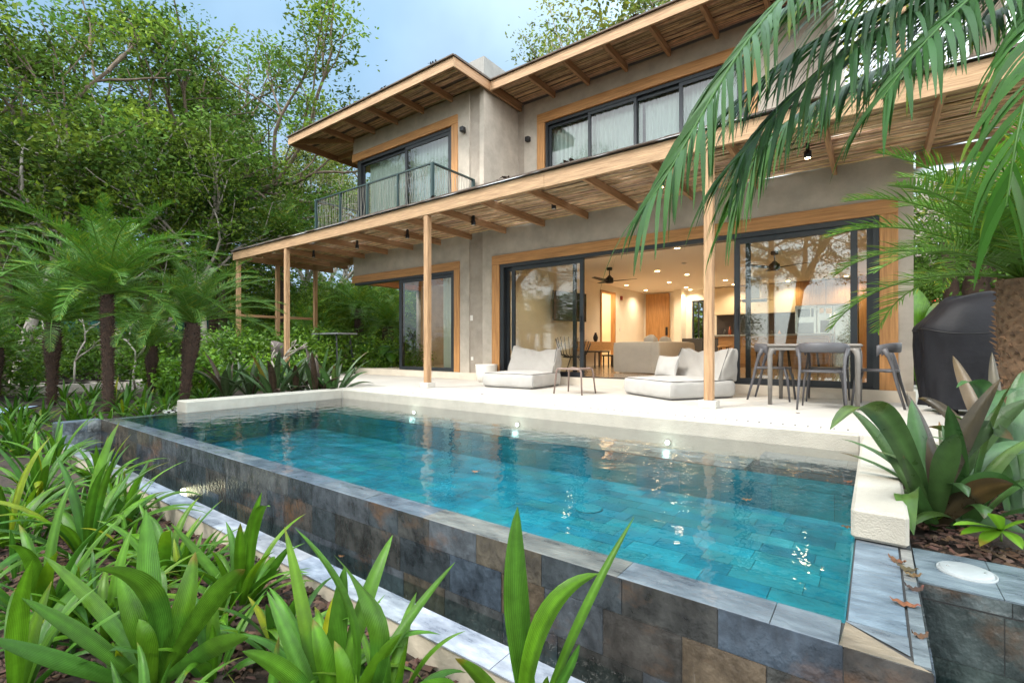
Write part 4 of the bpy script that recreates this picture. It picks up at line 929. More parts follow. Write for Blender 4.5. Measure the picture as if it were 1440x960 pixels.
g=MB(); g.box((-1.32,16.79,1.72),(-1.22,16.798,1.86)); g.box((-1.16,16.79,1.70),(-1.02,16.798,1.85)); part(g,'photo_magnet',mat('paper',(.5,.35,.22),.7),t)
p=W(1061,405,14.0); t=thing('range_hood','steel chimney hood with curved glass plate above the kitchen island','hood',(p.x,p.y,2))
g=MB(); g.bev((p.x-.16,p.y-.14,2.12),(p.x+.16,p.y+.14,2.71),.004); part(g,'chimney',steel,t)
g=MB(); a=np.linspace(-.45,.45,11); g.grid([[(p.x+q,p.y-.25,2.11-.25*q*q),(p.x+q,p.y+.25,2.11-.25*q*q)] for q in a]); part(g,'glass_plate',mat('hood_glass',(.25,.27,.25),.1),t)
g=MB(); g.bev((p.x-.30,p.y-.2,2.03),(p.x+.30,p.y+.2,2.08),.01); part(g,'filter_box',black_matte,t)
t=thing('kitchen_island','long kitchen island with pale counter below the hood','island',(p.x+.3,p.y-.1,FZ))
g=MB(); g.bev((p.x-1.0,p.y-.45,1.03),(p.x+1.9,p.y+.45,1.08),.005); part(g,'counter',mat('pale_counter',(.40,.42,.40),.3),t)
g=MB(); g.box((p.x-.9,p.y-.35,FZ),(p.x+1.8,p.y+.38,1.03)); part(g,'base_cupboard',oak_x,t)
for i,dx in enumerate((-.65,.1,.85,1.5)):
    t=thing('bar_stool','oak and black bar stool at the kitchen island, '+('leftmost','second from the left','third from the left','rightmost')[i],'stool',(p.x+dx,p.y-.75,FZ),'bar stools at the island')
    q=(p.x+dx,p.y-.75); g=MB(); g.lathe([(.17,.72),(.18,.74),(.17,.76),(.02,.755)],(q[0],q[1],0),16); part(g,'seat',oak_x,t)
    for k in range(4):
        a=R_(45+90*k); g=MB(); g.bar((q[0]+.12*math.cos(a),q[1]+.12*math.sin(a),.73),(q[0]+.2*math.cos(a),q[1]+.2*math.sin(a),FZ),.02,.02); part(g,'leg',black_matte,t)
for i,(x,h,cc) in enumerate(((-4.0,.24,(.03,.03,.03)),(-3.85,.32,(.20,.05,.02)),(-3.3,.18,(.5,.48,.42)),(-2.6,.2,(.03,.03,.03)),(-2.4,.16,(.4,.2,.1)))):
    g=MB(); g.lathe([(.04,0),(.045,.02),(.045,h*.6),(.018,h*.8),(.018,h)],(x,17.1,1.08),14); tag(g.build('bottle',mat('bottle_%d'%i,cc,.2)),('tall black','brown','short white','black','small copper')[i]+' bottle on the rear kitchen counter, '+('leftmost','second from the left','in the middle','right of the middle','rightmost')[i],'bottle','bottles and jars on the kitchen counter')
# ================================================================ PLANT TOOLS
_sr=np.random.default_rng(123)
def strap(g,P,Wd,side,fold=.25,tint=(1,1,1)):
    """leaf blade: centre line P (n,3), widths Wd (n), side vector(s)"""
    P=np.asarray(P,float); n=len(P); T=np.gradient(P,axis=0); T/=np.linalg.norm(T,axis=1)[:,None]+1e-9
    S=np.asarray(side,float)
    if S.ndim==1: S=np.tile(S,(n,1))
    S=S-T*np.sum(S*T,1)[:,None]; S/=np.linalg.norm(S,axis=1)[:,None]+1e-9
    U=np.cross(S,T); Wd=np.asarray(Wd)[:,None]
    l=P-S*Wd/2+U*Wd*fold*.5; r=P+S*Wd/2+U*Wd*fold*.5; ml=P-S*Wd/4+U*Wd*fold*.15; mr=P+S*Wd/4+U*Wd*fold*.15
    t=np.asarray(tint)
    if t.ndim==1: t5=np.tile(t,(n*5,1))
    else: t5=np.repeat(t,5,0)
    G=np.stack([l,ml,P,mr,r],1); i=np.arange((n-1)*4); rr=i//4;c=i%4
    f=np.stack([rr*5+c,(rr+1)*5+c,(rr+1)*5+c+1,rr*5+c+1],1)
    tt=t5.reshape(n,5,3).copy(); tt[:,2]*=1.35
    q=_sr.uniform(.82,1.15,5); tt*=q[None,:,None]; tt*=(1+.10*np.sin(np.linspace(0,1,n)*_sr.uniform(3,9)+_sr.uniform(0,6)))[:,None,None]
    if _sr.random()<.35: k_=1 if _sr.random()<.6 else 2; tt[-k_:]=np.array((2.6,1.1,1.2))*_sr.uniform(.6,1.1)
    if _sr.random()<.2: tt[int(n*.55):]*=np.array((1.35,1.1,.8))
    g.add(G.reshape(-1,3),f,np.concatenate([tt.reshape(-1,3),np.tile(np.linspace(0,1,5),n)[:,None]],1),0,True)
def bez(a,b,c,n): t=np.linspace(0,1,n)[:,None]; a,b,c=[np.array(q,float) for q in (a,b,c)]; return (1-t)**2*a+2*t*(1-t)*b+t*t*c
def prof(n,base=.45,peak=.45,tip=1.6):
    t=np.linspace(0,1,n); w_=base+(1-base)*np.clip(t/peak,0,1)**.8; w_=np.where(t>peak,(1-((t-peak)/(1-peak))**tip)**.75,w_); w_[-1]=.02; return w_
def arc_leaf(g,o,az,el,L,wd,droop,rg,tint,n=12,pr=None,twist=.0):
    d=0; P=[np.array(o,float)]; ds=L/(n-1)
    for i in range(1,n):
        t=i/(n-1); e=el-droop*t**1.6; a=az+twist*t
        P.append(P[-1]+ds*np.array((math.cos(a)*math.cos(e),math.sin(a)*math.cos(e),math.sin(e))))
    S=np.array((-math.sin(az),math.cos(az),rg.uniform(-.25,.25)))
    strap(g,P,wd*(pr if pr is not None else prof(n)),S,.35,tint)
def lily(name,x,y,z,L,nl,seed,label,group=None,wd=.055,m=None,pal=None,cat='lily',up=0):
    rg=np.random.default_rng(seed); g=MB(); pal=pal or [(.9,1.05,.9),(1.1,1.15,.8),(.75,.9,.9),(1.25,1.2,.8)]
    for i in range(nl):
        f=i/max(1,nl-1); az=i*2.399+rg.uniform(-.4,.4); el=R_(87-(42-14*up)*f+rg.uniform(-9,6)); l=L*rg.uniform(.7,1.12)*(1-.15*f)
        c=np.array(pal[rg.integers(len(pal))])*rg.uniform(.8,1.15)
        if rg.random()<.04: c=np.array((3.0,1.6,.6))
        r=.02+.02*f
        arc_leaf(g,(x+r*math.cos(az),y+r*math.sin(az),z-.02),az,el,l,wd*rg.uniform(.75,1.2),R_((rg.uniform(15,75)+40*f)*(1-.55*up)),rg,c,twist=rg.uniform(-.4,.4))
    o=g.build(name,m or lily_m); return tag(o,label,cat,group)
def leaves_np(C,size,rg,tints,aspect=.5,up=.3,droop=None):
    n=len(C); d=rg.normal(size=(n,3)); d[:,2]=d[:,2]*.6-.15 if droop is None else d[:,2]*.4-droop; d/=np.linalg.norm(d,axis=1)[:,None]
    s=rg.normal(size=(n,3)); s[:,2]*=up; s-=d*np.sum(s*d,1)[:,None]; s/=np.linalg.norm(s,axis=1)[:,None]
    u=np.cross(d,s); L=(size*rg.uniform(.6,1.3,n))[:,None]
    V=np.stack([C-d*L*.5,C-s*L*aspect*.5+u*L*.08,C+d*L*.5,C+s*L*aspect*.5+u*L*.08],1).reshape(-1,3)
    f=np.arange(4*n).reshape(n,4); return V,f,np.repeat(tints,4,0)
def branchy(g,rg,p,d,L,r,lev,tips,maxlev,spread=.55,grav=.0,nb=(3,4),seg=6,allpts=None):
    n=5; P=[p]; dd=d.copy()
    for i in range(n):
        dd=dd+rg.normal(0,.12,3)+np.array((0,0,grav)); dd/=np.linalg.norm(dd); P.append(P[-1]+dd*L/n)
    R=np.linspace(r,r*.62,n+1); g.tube(P,list(R),max(4,seg-lev),False)
    if lev==maxlev: tips.append((P[-1],dd)); tips.append((P[-3],dd)); return
    k=rg.integers(nb[0],nb[1]+1)
    for j in range(k):
        t=1.0 if j==0 else rg.uniform(.45,1.0); q=P[int(round(t*n))]
        nd=dd+rg.normal(0,spread,3)*(.5 if j==0 else 1.15); nd[2]+=.12; nd/=np.linalg.norm(nd)
        branchy(g,rg,np.array(q),nd,L*rg.uniform(.62,.85),r*(.62 if j==0 else .5),lev+1,tips,maxlev,spread,grav,nb,seg)
def make_tree(name,seed,H,r0,trunkfrac,nleaf,lsize,clr,pal,lm,maxlev=4,spread=.6,bark_=None,cl=.55,nb=(3,4),lean=(0,0)):
    rg=np.random.default_rng(seed); t=thing(name,None,None,(0,0,0)); g=MB(); tips=[]
    tr=[np.zeros(3)]; d=np.array((lean[0],lean[1],1.0)); 
    for i in range(6): d=d+rg.normal(0,.06,3)*(1,1,0); tr.append(tr[-1]+d/np.linalg.norm(d)*H*trunkfrac/6)
    g.tube(tr,list(np.linspace(r0,r0*.7,7)),12,False)
    for j in range(5):
        a=j*1.257+rg.uniform(-.3,.3); e=rg.uniform(.5,1.2); d2=np.array((math.cos(a)*math.cos(e),math.sin(a)*math.cos(e),math.sin(e)))
        branchy(g,rg,tr[-1 if j<3 else -2],d2,H*(1-trunkfrac)*rg.uniform(.36,.46),r0*.5,1,tips,maxlev,spread,0,nb)
    lpart(g,'trunk',bark_ or bark,t)
    T=np.array([p for p,_ in tips]); g=MB(); n=nleaf; idx=rg.integers(0,len(T),n)
    tipt=np.array(pal)[rg.integers(0,len(pal),len(T))]*rg.uniform(.45,1.45,(len(T),1))
    off=rg.normal(size=(n,3))*clr*np.array((1,1,.38)); C=T[idx]+off
    tn=tipt[idx]*rg.uniform(.75,1.25,(n,1))
    V,f,tt=leaves_np(C,lsize,rg,tn,.5); g.add(V,f,tt); lpart(g,'crown',lm,t)
    return t
def place(t,x,y,z,rz,sc_,label,cat='tree',group=None,first=False,name=None):
    o=t if first else copy_tree(t)
    o.location=(x,y,z); o.rotation_euler=(0,0,rz); o.scale=(sc_,)*3 if np.isscalar(sc_) else sc_
    if group: o['group']=group
    o['label']=label; o['category']=cat
    if name: o.name=name
    return o
GP=[(.9,1,.9),(1.25,1.2,.9),(.6,.8,.8),(1.6,1.45,.9),(.8,.95,.7)]
TA=make_tree('broadleaf_tree',101,13,.30,.40,28000,.16,.34,GP,leaf_m,4,.62)
TB=make_tree('yellow_green_tree',102,13,.26,.36,24000,.15,.32,[(1,1,1),(1.3,1.15,.9),(.8,.95,.9)],leaf_y,4,.6,bark_pale)
TC=make_tree('sparse_tree',103,12,.22,.38,4200,.15,.30,[(1,1,1),(1.3,1.15,.9)],leaf_y,4,.7,bark_pale)
TD=make_tree('slender_tree',104,9,.13,.45,12000,.15,.36,GP,leaf_m,3,.6,bark_pale,nb=(3,5),lean=(.12,.05))
def make_bush(name,seed,rx,rz_,n,ls,pal,lm,core=True,asp=.5):
    rg=np.random.default_rng(seed); t=thing(name,None,None); g=MB(); 
    for i in range(14):
        a=rg.uniform(0,6.28); q=np.array((math.cos(a)*rx*.6,math.sin(a)*rx*.6,rz_*rg.uniform(.6,1.5))); g.tube(bez((0,0,0),(q[0]*.3,q[1]*.3,q[2]*.6),q,6),[.02*rx+.008]*3+[.012*rx+.005]*3,5,False)
    lpart(g,'stem',bark_pale,t)
    K=60; dirs=rg.normal(size=(K,3)); dirs/=np.linalg.norm(dirs,axis=1)[:,None]; cen=dirs*np.array((rx,rx,rz_))*rg.uniform(.35,1.0,(K,1)); cen[:,2]+=rz_
    idx=rg.integers(0,K,n); C=cen[idx]+rg.normal(size=(n,3))*rx*.16; C[:,2]=np.maximum(C[:,2],.03)
    tk=np.array(pal)[rg.integers(0,len(pal),K)]*rg.uniform(.7,1.3,(K,1)); V,f,tt=leaves_np(C,ls,rg,tk[idx]*rg.uniform(.75,1.25,(n,1)),asp,up=.6)
    g=MB(); g.add(V,f,tt); lpart(g,'foliage',lm,t); return t
BA=make_bush('tall_bush',111,2.2,2.6,20000,.16,GP,leaf_m)
BD=make_bush('tall_bush',114,2.2,2.4,18000,.16,[(1,1,1),(1.3,1.2,.9),(.7,.85,.9),(1.5,1.4,.9)],leaf_b)
BB=make_bush('shrub',112,.55,.42,2600,.085,[(1.2,1.25,.8),(1.6,1.5,.9),(.8,.95,.9)],leaf_s,asp=.6)
BC=make_bush('shrub',113,.9,.6,4500,.09,[(1,1.05,.8),(1.3,1.3,.8),(.7,.85,.9)],leaf_s,asp=.55)

def leaflet_rows(g,P,lens,ang0,ang1,wd,hang,rg,tint,updir,nper,tv=.2,seg=4,vee=.35,t0=.14,full=False):
    """pinnate leaflets along rachis P"""
    P=np.asarray(P,float); L=np.linalg.norm(np.diff(P,axis=0),axis=1); cs=np.concatenate([[0],np.cumsum(L)]); cs/=cs[-1]
    T=np.gradient(P,axis=0); T/=np.linalg.norm(T,axis=1)[:,None]
    V=[];F=[];TT=[];nv=0
    for i in range(nper):
        t=t0+(1-t0)*(i+.5*rg.random())/nper
        p=np.array([np.interp(t,cs,P[:,k]) for k in range(3)]); T_=np.array([np.interp(t,cs,T[:,k]) for k in range(3)]); T_/=np.linalg.norm(T_)
        sd=np.cross(T_,updir); sd/=np.linalg.norm(sd)+1e-9; up=np.cross(sd,T_)
        ll=lens*(math.sin(PI*min(1,.12+.88*t**.8))**.6*.85+.22)*(1 if t<.97 else .8)
        if full: ll=lens*(1-.35*abs(t-.55))*(1 if t<.9 else .8)
        for s in (-1,1):
            a=R_(ang0+(ang1-ang0)*t)+rg.normal(0,.07); d=T_*math.cos(a)+sd*s*math.sin(a)+up*vee*rg.uniform(.5,1.4); d/=np.linalg.norm(d)
            l=ll*rg.uniform(.85,1.1); q=[p]; dd=d.copy()
            for k in range(seg): dd=dd+np.array((0,0,-hang*(k+1)/seg*1.2)); dd/=np.linalg.norm(dd); q.append(q[-1]+dd*l/seg)
            q=np.array(q); wv=np.cross(d,up); wv=wv/np.linalg.norm(wv); wv=wv*.75+up*rg.uniform(-.5,.5); wv/=np.linalg.norm(wv)
            ws=wd*np.interp(np.linspace(0,1,seg+1),[0,.25,.5,.75,1],[.6,1.0,.95,.65,.08])
            a_=q-wv*ws[:,None]/2; b_=q+wv*ws[:,None]/2
            V.append(np.stack([a_,b_],1).reshape(-1,3)); m=seg+1
            F+= [(nv+2*k,nv+2*k+1,nv+2*k+3,nv+2*k+2) for k in range(seg)]; nv+=2*m
            c=np.array(tint)*rg.uniform(1-tv,1+tv); TT.append(np.concatenate([np.tile(c,(2*m,1)),np.tile((0.,1.),m)[:,None]],1))
            if rg.random()<.12: TT[-1][-4:]*=np.array((3.2,1.5,.8,1))
    g.add(np.concatenate(V),np.array(F),np.concatenate(TT),0,True)
def frond_local(seed,L,droop,ll,wd,nper,el=0,hang=.12,tint=(1,1,1),seg=2):
    rg=np.random.default_rng(seed); n=16; P=[np.zeros(3)]
    for i in range(1,n): t=i/(n-1); e=-droop*t**1.5; P.append(P[-1]+L/(n-1)*np.array((math.cos(e),.04*math.sin(seed+t*3),math.sin(e))))
    P=np.array(P); g=MB(); g.tube(P,list(np.linspace(.011,.003,n)*L/1.3),5,False,(1.5,1.3,1.2))
    leaflet_rows(g,P,ll,70,35,wd,hang,rg,tint,np.array((0,0,1.0)),nper,seg=seg); return g
FRM=[]
def palm_trunk(g,rg,H,r0,r1,swell=0,fib=True,lean=(0,0),n=26):
    P=[];R=[]
    for i in range(n):
        t=i/(n-1); P.append((lean[0]*t,lean[1]*t,H*t)); R.append((r0+(r1-r0)*t+swell*math.exp(-((t-.72)/.22)**2))*(1+.05*rg.normal()))
    g.tube(P,R,14,True,(.9,.9,.9))
    V=[]
    m=int(H*260)
    for i in range(m):
        t=i/m; a=i*2.399; r=(r0+(r1-r0)*t+swell*math.exp(-((t-.72)/.22)**2))*.97; c=np.array((lean[0]*t+r*math.cos(a),lean[1]*t+r*math.sin(a),H*t)); o=np.array((math.cos(a),math.sin(a),.2+ .9*rg.random())); sd=np.array((-math.sin(a),math.cos(a),0)); l=rg.uniform(.018,.04)*(1+swell*9); wdt=.016; tt=rg.uniform(.5,1.6)
        g.add([c-sd*wdt,c+sd*wdt,c+o*l+(0,0,.01)+sd*.003,c+(0,0,.03)],[(0,1,2,2),(0,2,3,3)][:1] if False else [(0,1,2,3)],(tt,tt*.95,tt*.9))
def palm(name,x,y,z,H,L,nf,seed,label,r0=.05,r1=.06,swell=.02,ll=.22,wd=.011,nper=46,lean=(0,0),tm=None,group='pygmy date palms',el0=82,el1=-8,tint=(1,1,1),hang=.12,seg=2,droop=(.9,1.5)):
    rg=np.random.default_rng(seed); t=thing(name,label,'palm',(x,y,z),group); g=MB(); palm_trunk(g,rg,H,r0,r1,swell,lean=lean); lpart(g,'trunk',tm or palm_bark,t)
    var=[]
    for k in range(4):
        g=frond_local(seed*10+k,L,droop[0]+(droop[1]-droop[0])*k/3,ll,wd,nper,hang=hang,tint=tuple(np.array(tint)*(.85+.12*k)),seg=seg); var.append(g)
    meshes=[]
    for i in range(nf):
        k=i%4; f=i/nf; az=i*2.399+rg.uniform(-.25,.25); el=R_(el0+(el1-el0)*f+rg.uniform(-8,8)); s=rg.uniform(.85,1.1)
        if len(meshes)<4: o=lpart(var[i],'frond',frond_m,t); meshes.append(o.data)
        else: o=bpy.data.objects.new('frond',meshes[k]); COL.objects.link(o); o.parent=t
        M=Matrix.Translation((lean[0],lean[1],H))@Matrix.Rotation(az,4,'Z')@Matrix.Rotation(-el,4,'Y')@Matrix.Scale(s,4); o.matrix_local=M
    return t
# ================================================================ TREES
def at(u,s,z=-.4): p=W(u,488,s); return (p.x,p.y,z)
def pt(T,u,s,rz,sc_,label,first=False,group=None,z=-.4,name=None): x,y,z=at(u,s,z); return place(T,x,y,z,rz,sc_,label,'tree',group,first,name)
pt(TA,20,15,.3,1.0,'big leafy tree at the far left edge, its limbs reaching over the date palms',True)
pt(TA,200,19.5,2.1,1.06,'tall dense green tree rising behind the tallest date palm')
pt(TA,305,20,4.0,1.14,'tall green tree whose crown tip stands against the sky left of the roof')
pt(TA,-60,22,1.0,1.15,'dark leafy tree filling the upper left corner behind the nearest one')
pt(TB,410,25,.5,.95,'lighter green tree beside the left roof corner',True)
pt(TB,478,33,2.2,1.12,'pale green tree lowest against the sky left of the roof')
pt(TB,260,34,.9,1.45,'distant tall tree seen through gaps of the left hand crowns')
pt(TD,225,15.5,.2,1.0,'slender leaning tree with a forked pale trunk behind the palms',True)
pt(TD,290,14.5,2.6,.9,'thin curved tree standing in front of the dark fan palm')
pt(TD,90,18,4.4,1.1,'slender dark trunked tree left of the tallest date palm')
pt(TD,20,12.5,1.4,1.05,'slender tree at the left edge just behind the shrubs')
x,y=AY(872,27.5),27.5
place(TB,x,y,-.4,1.2,(1.6,1.6,1.72),'tall airy yellow green tree behind the long upper roof'); place(TB,AY(815,29),29,-.4,3.6,(1.15,1.15,1.38),'airy green tree standing just right of the roof block')
place(TB,AY(1000,28),28,-.4,5.0,1.8,'yellow green tree farther right behind the long upper roof')
pt(TC,1215,17,.4,.95,'sparse bare branched tree right of the upper house wall',True); pt(TC,1300,20,2.4,1.15,'sparse twiggy tree against white sky behind the hanging palm leaves')
pt(TC,1400,24,4.2,1.2,'sparse twiggy tree farther back at the right edge')
pt(TA,1420,26,2.0,.95,'leafy green tree behind the covered grill'); pt(TA,1330,31,3.3,1.0,'leafy tree far back in the gap right of the house')
# thick grey trunk right
t=thing('big_trunk_tree','thick grey trunk rising above the veranda roof at the right edge','tree',(0,0,0)); q=W(1398,488,11.5); g=MB(); g.tube([(q.x,q.y,-.4),(q.x+.05,q.y,2),(q.x,q.y,5),(q.x-.1,q.y+.05,8),(q.x-.3,q.y+.1,12)],[.42,.36,.34,.33,.28],18); part(g,'trunk',bark,t)
rg=np.random.default_rng(77); C=rg.normal(size=(5000,3))*np.array((2.2,2.2,1.0))+np.array((q.x+.4,q.y+.3,12.3)); V,f,tt=leaves_np(C,.2,rg,np.tile((1,1,1),(5000,1))*rg.uniform(.6,1.3,(5000,1))); g=MB(); g.add(V,f,tt); part(g,'crown',leaf_m,t)
q=W(1365,488,10.5); t=thing('dark_trunk_tree','dark forked trunk behind the covered grill','tree',(0,0,0)); g=MB(); g.tube([(q.x,q.y,-.4),(q.x,q.y,1),(q.x+.1,q.y,2.2),(q.x+.35,q.y,3.4)],[.32,.27,.22,.15],14); g.tube([(q.x,q.y,1.0),(q.x-.3,q.y,1.8),(q.x-.4,q.y,3.2)],[.2,.15,.09],10); part(g,'trunk',palm_bark,t)
rg=np.random.default_rng(78); C=rg.normal(size=(3500,3))*np.array((.8,.8,.7))+np.array((q.x+.1,q.y+.1,3.0)); V,f,tt=leaves_np(C,.14,rg,np.tile((.8,1,.9),(3500,1))*rg.uniform(.6,1.3,(3500,1))); g=MB(); g.add(V,f,tt); part(g,'crown',leaf_m,t)
# tall bushes / understorey left
BUSH=[(-40,17,.9),(60,24,1.1),(150,26,1.2),(235,25,1.25),(330,24,1.2),(395,21,.95),(440,27,1.15),(520,24,1.0),(480,19,.8),(565,21,.9),(610,26,1.0)]
for i,(u,s,k) in enumerate(BUSH):
    lab='tall leafy bush in the undergrowth '+('at the far left edge','behind the leftmost palm','left of the tallest palm','behind the tallest palm','behind the small palm','left of the pergola posts','behind the pergola corner','seen through the open bedroom corner','behind the bar table','far back beyond the bedroom corner','hidden deep behind the bedroom')[i]
    x,y,z=at(u,s,-.5); place(BD if i>=5 else BA,x,y,z,i*1.3,(k,k,k*.95),lab,'bush','tall bushes of the undergrowth',i in (0,5))
for i,(u,s,k,l) in enumerate(((1300,15,.62,'leafy bush in the gap just right of the house wall'),(1350,19,.9,'tall leafy bush farther back behind the grill'),(1450,13,.8,'leafy bush behind the right hand palm'),(1520,10,.7,'leafy bush at the far right edge'))):
    x,y,z=at(u,s,-.4); place(BA,x,y,z,i*2+.5,(k,k,k),l,'bush','bushes right of the house')
# far wood (one mass)
rg=np.random.default_rng(50); n=52000; a=rg.uniform(R_(88),R_(200),n); a=np.where(rg.random(n)<.22,rg.uniform(R_(50),R_(90),n),a); r=rg.uniform(40,48,n); zz=rg.uniform(-.5,1,n)**1*0+(rg.random(n)**1.1)*(6.5+2.0*np.sin(a*9)+1.5*np.sin(a*23))-.5
# direction angles measured from +X
C=np.stack([r*np.cos(a),r*np.sin(a),zz],1); tt=np.tile((1.2,1.3,.9),(n,1))*rg.uniform(.5,1.3,(n,1)); V,f,t2=leaves_np(C,.75,rg,tt,.6); g=MB(); g.add(V,f,t2); o=g.build('far_wood',leaf_m); tag(o,'dense far wood closing the view behind the garden','wood',kind='stuff')
# trees behind the photographer (seen in the glass and the water)
for i,(x,y,T,k,l) in enumerate(((-9,-9,TA,.8,'leafy tree behind the photographer, far left'),(-4,-15,TA,1.0,'airy tree behind the photographer, left of the middle'),(3.5,-10,TA,.85,'leafy tree behind the photographer, right of the middle'),(9,-7,TB,.95,'airy tree behind the photographer, far right'),(-15,-5,TA,.9,'leafy tree left of the garden, behind the photographer'))):
    place(T,x,y,-.5,i*1.1,k,l,'tree')
for i,(x,y,k) in enumerate(((-6,-7,.8),(0.5,-8,.7),(6.5,-6,.8),(-11,-4.5,.8))):
    place(BA,x,y,-.5,i*1.7,k,('leafy bush behind the photographer left','leafy bush behind the photographer in the middle','leafy bush behind the photographer right','leafy bush behind the photographer far left')[i],'bush')

# ================================================================ PALMS
p=GZ(153,581,-.28); palm('date_palm',p.x,p.y,-.28,1.80,1.80,44,1,'tallest pygmy date palm, with a straight dark trunk at the left end of the pool',.060,.072,.008,.25,.0075,104,lean=(-.1,.0),el1=12,tint=(1.15,1.25,.9))
p=GZ(73,568,-.28); palm('date_palm',p.x,p.y,-.30,1.45,1.65,38,2,'pygmy date palm with a thick dark swollen trunk, leftmost of the four by the pool',.055,.078,.045,.23,.0075,90,lean=(.05,0),el1=10,tint=(.9,1.05,.8))
p=GZ(213,557,-.28); palm('date_palm',p.x,p.y,-.28,1.02,1.40,32,3,'smallest pygmy date palm, between the two taller ones',.045,.07,.04,.20,.007,80,el1=14)
p=GZ(258,572,-.28); palm('date_palm',p.x,p.y,-.28,1.40,1.55,40,4,'pygmy date palm close to the white pool wall, with a leaning bulging trunk',.052,.08,.045,.22,.007,88,lean=(.28,.05),el1=12)
# fan / larger palms behind
q=at(300,17,-.4); palm('dark_palm',q[0],q[1],-.4,5.3,2.6,30,6,'dark tall palm among the trees behind the date palms',.14,.14,.0,.55,.030,44,group=None,el1=0,tint=(.5,.62,.7),hang=.25)
q=at(395,17,-.4); palm('feather_palm',q[0],q[1],-.4,4.9,1.9,24,7,'bright feathery palm beside the left end of the balcony',.09,.09,0,.40,.022,40,group=None,tint=(1.3,1.25,1.1),el1=5)
q=at(545,16.0,-.3); palm('garden_palm',q[0],q[1],-.3,1.7,1.6,30,8,'small palm seen through the open bedroom corner',.10,.14,.05,.3,.014,46,group='palms beyond the bedroom',tint=(1.4,1.4,1.0))
q=at(505,17.5,-.3); palm('garden_palm',q[0],q[1],-.3,2.4,1.9,30,9,'taller palm behind the bar table',.10,.13,.03,.34,.015,46,group='palms beyond the bedroom',tint=(1.7,1.6,1.1))
q=at(430,16.2,-.3); palm('garden_palm',q[0],q[1],-.3,1.2,1.7,28,10,'low spreading palm behind the pergola posts',.11,.14,.03,.32,.015,44,group='palms beyond the bedroom',tint=(1.6,1.55,1.0))
q=at(352,15.5,-.3); palm('garden_palm',q[0],q[1],-.3,.9,1.5,28,12,'low palm behind the left corner post',.09,.14,.03,.28,.013,44,group='palms beyond the bedroom',tint=(.9,1,1))
q=at(-10,9.5,-.3); palm('garden_palm',q[0],q[1],-.3,1.0,1.4,28,13,'palm cut by the left edge of the picture',.09,.13,.03,.26,.012,48,tint=(1.1,1.1,.9))
# right palm with fibrous trunk
palm('fibre_palm',.91,5.12,-.2,1.42,1.3,40,5,'palm with a thick brown fibrous trunk beside the covered grill',.13,.14,.02,.25,.011,64,tm=fibre,group=None,el0=86,el1=18,lean=(-.04,0),seg=3,tint=(1.35,1.35,1.0))
# foreground palm with hanging fronds
t=thing('overhanging_palm','near palm whose long fronds hang across the upper right corner','palm',(.75,2.93,-.2)); rg=np.random.default_rng(15)
cr_=W(1600,-120,1.95)
g=MB(); g.tube([(cr_.x+.12,cr_.y,-.2),(cr_.x+.1,cr_.y,1),(cr_.x,cr_.y,cr_.z-.05)],[.12,.11,.10],14); part(g,'trunk',fibre,t)
FR=[ # list of (points (u,v,s)), leaflet length, n, tint
 ([(1600,-120,1.9),(1440,-190,1.7),(1250,-110,1.5),(1120,-30,1.38),(1040,70,1.3),(985,165,1.25),(940,245,1.22),(912,285,1.2)],.30,34,(1.0,1.05,1.15)),
 ([(1600,-120,1.9),(1480,-60,1.7),(1350,-10,1.55),(1230,40,1.45),(1150,100,1.4),(1090,160,1.38),(1040,220,1.36)],.34,34,(.62,.8,.85)),
 ([(1600,-120,1.95),(1500,-40,2.0),(1400,20,2.0),(1290,70,1.95),(1190,120,1.9),(1110,165,1.88),(1060,220,1.85),(1030,290,1.85)],.34,40,(1.05,1.15,.75)),
 ([(1600,-140,1.9),(1520,-110,1.5),(1440,-60,1.35),(1360,0,1.27),(1290,70,1.22),(1240,140,1.2)],.27,20,(.7,.95,.75)),
 ([(1600,-120,1.9),(1450,-80,1.65),(1330,-20,1.55),(1220,20,1.5),(1120,70,1.45),(1050,130,1.42)],.33,32,(.55,.75,.85)),
 ([(1600,-120,1.9),(1540,-80,1.4),(1490,0,1.1),(1455,90,1.02),(1430,190,1.0),(1415,290,1.0)],.22,20,(.8,1.05,.55)),
 ([(1600,-120,1.9),(1450,-150,1.75),(1340,-90,1.7),(1240,-40,1.7),(1150,-10,1.7),(1080,30,1.7)],.36,30,(.8,1.0,1.1)),
 ([(1600,-120,1.9),(1560,-200,1.6),(1520,-400,1.5),(1400,-500,1.5)],.3,24,(.8,1,.8)),
 ([(1600,-120,1.9),(1800,-100,1.9),(1950,20,2.0),(2000,200,2.1)],.3,24,(.8,1,.8)),
]
for pts,ll,nn,tint in FR:
    A=np.array([tuple(W(*q)) for q in pts]); tt_=np.linspace(0,1,len(A)); ti=np.linspace(0,1,30)
    Pp=np.stack([np.interp(ti,tt_,A[:,k]) for k in range(3)],1)
    for _ in range(4): Pp[1:-1]=(Pp[:-2]+2*Pp[1:-1]+Pp[2:])/4
    g=MB(); g.tube(Pp,list(np.linspace(.008,.002,30)),7,False,(1.3,1.25,1.1)); leaflet_rows(g,Pp,ll*1.25,54,26,.0150,.36,rg,tuple(np.array(tint)*.85),np.array((0,0,1.0)),int(nn*2.7),seg=5,vee=.05,t0=.20,full=True); part(g,'frond',near_frond_m,t)
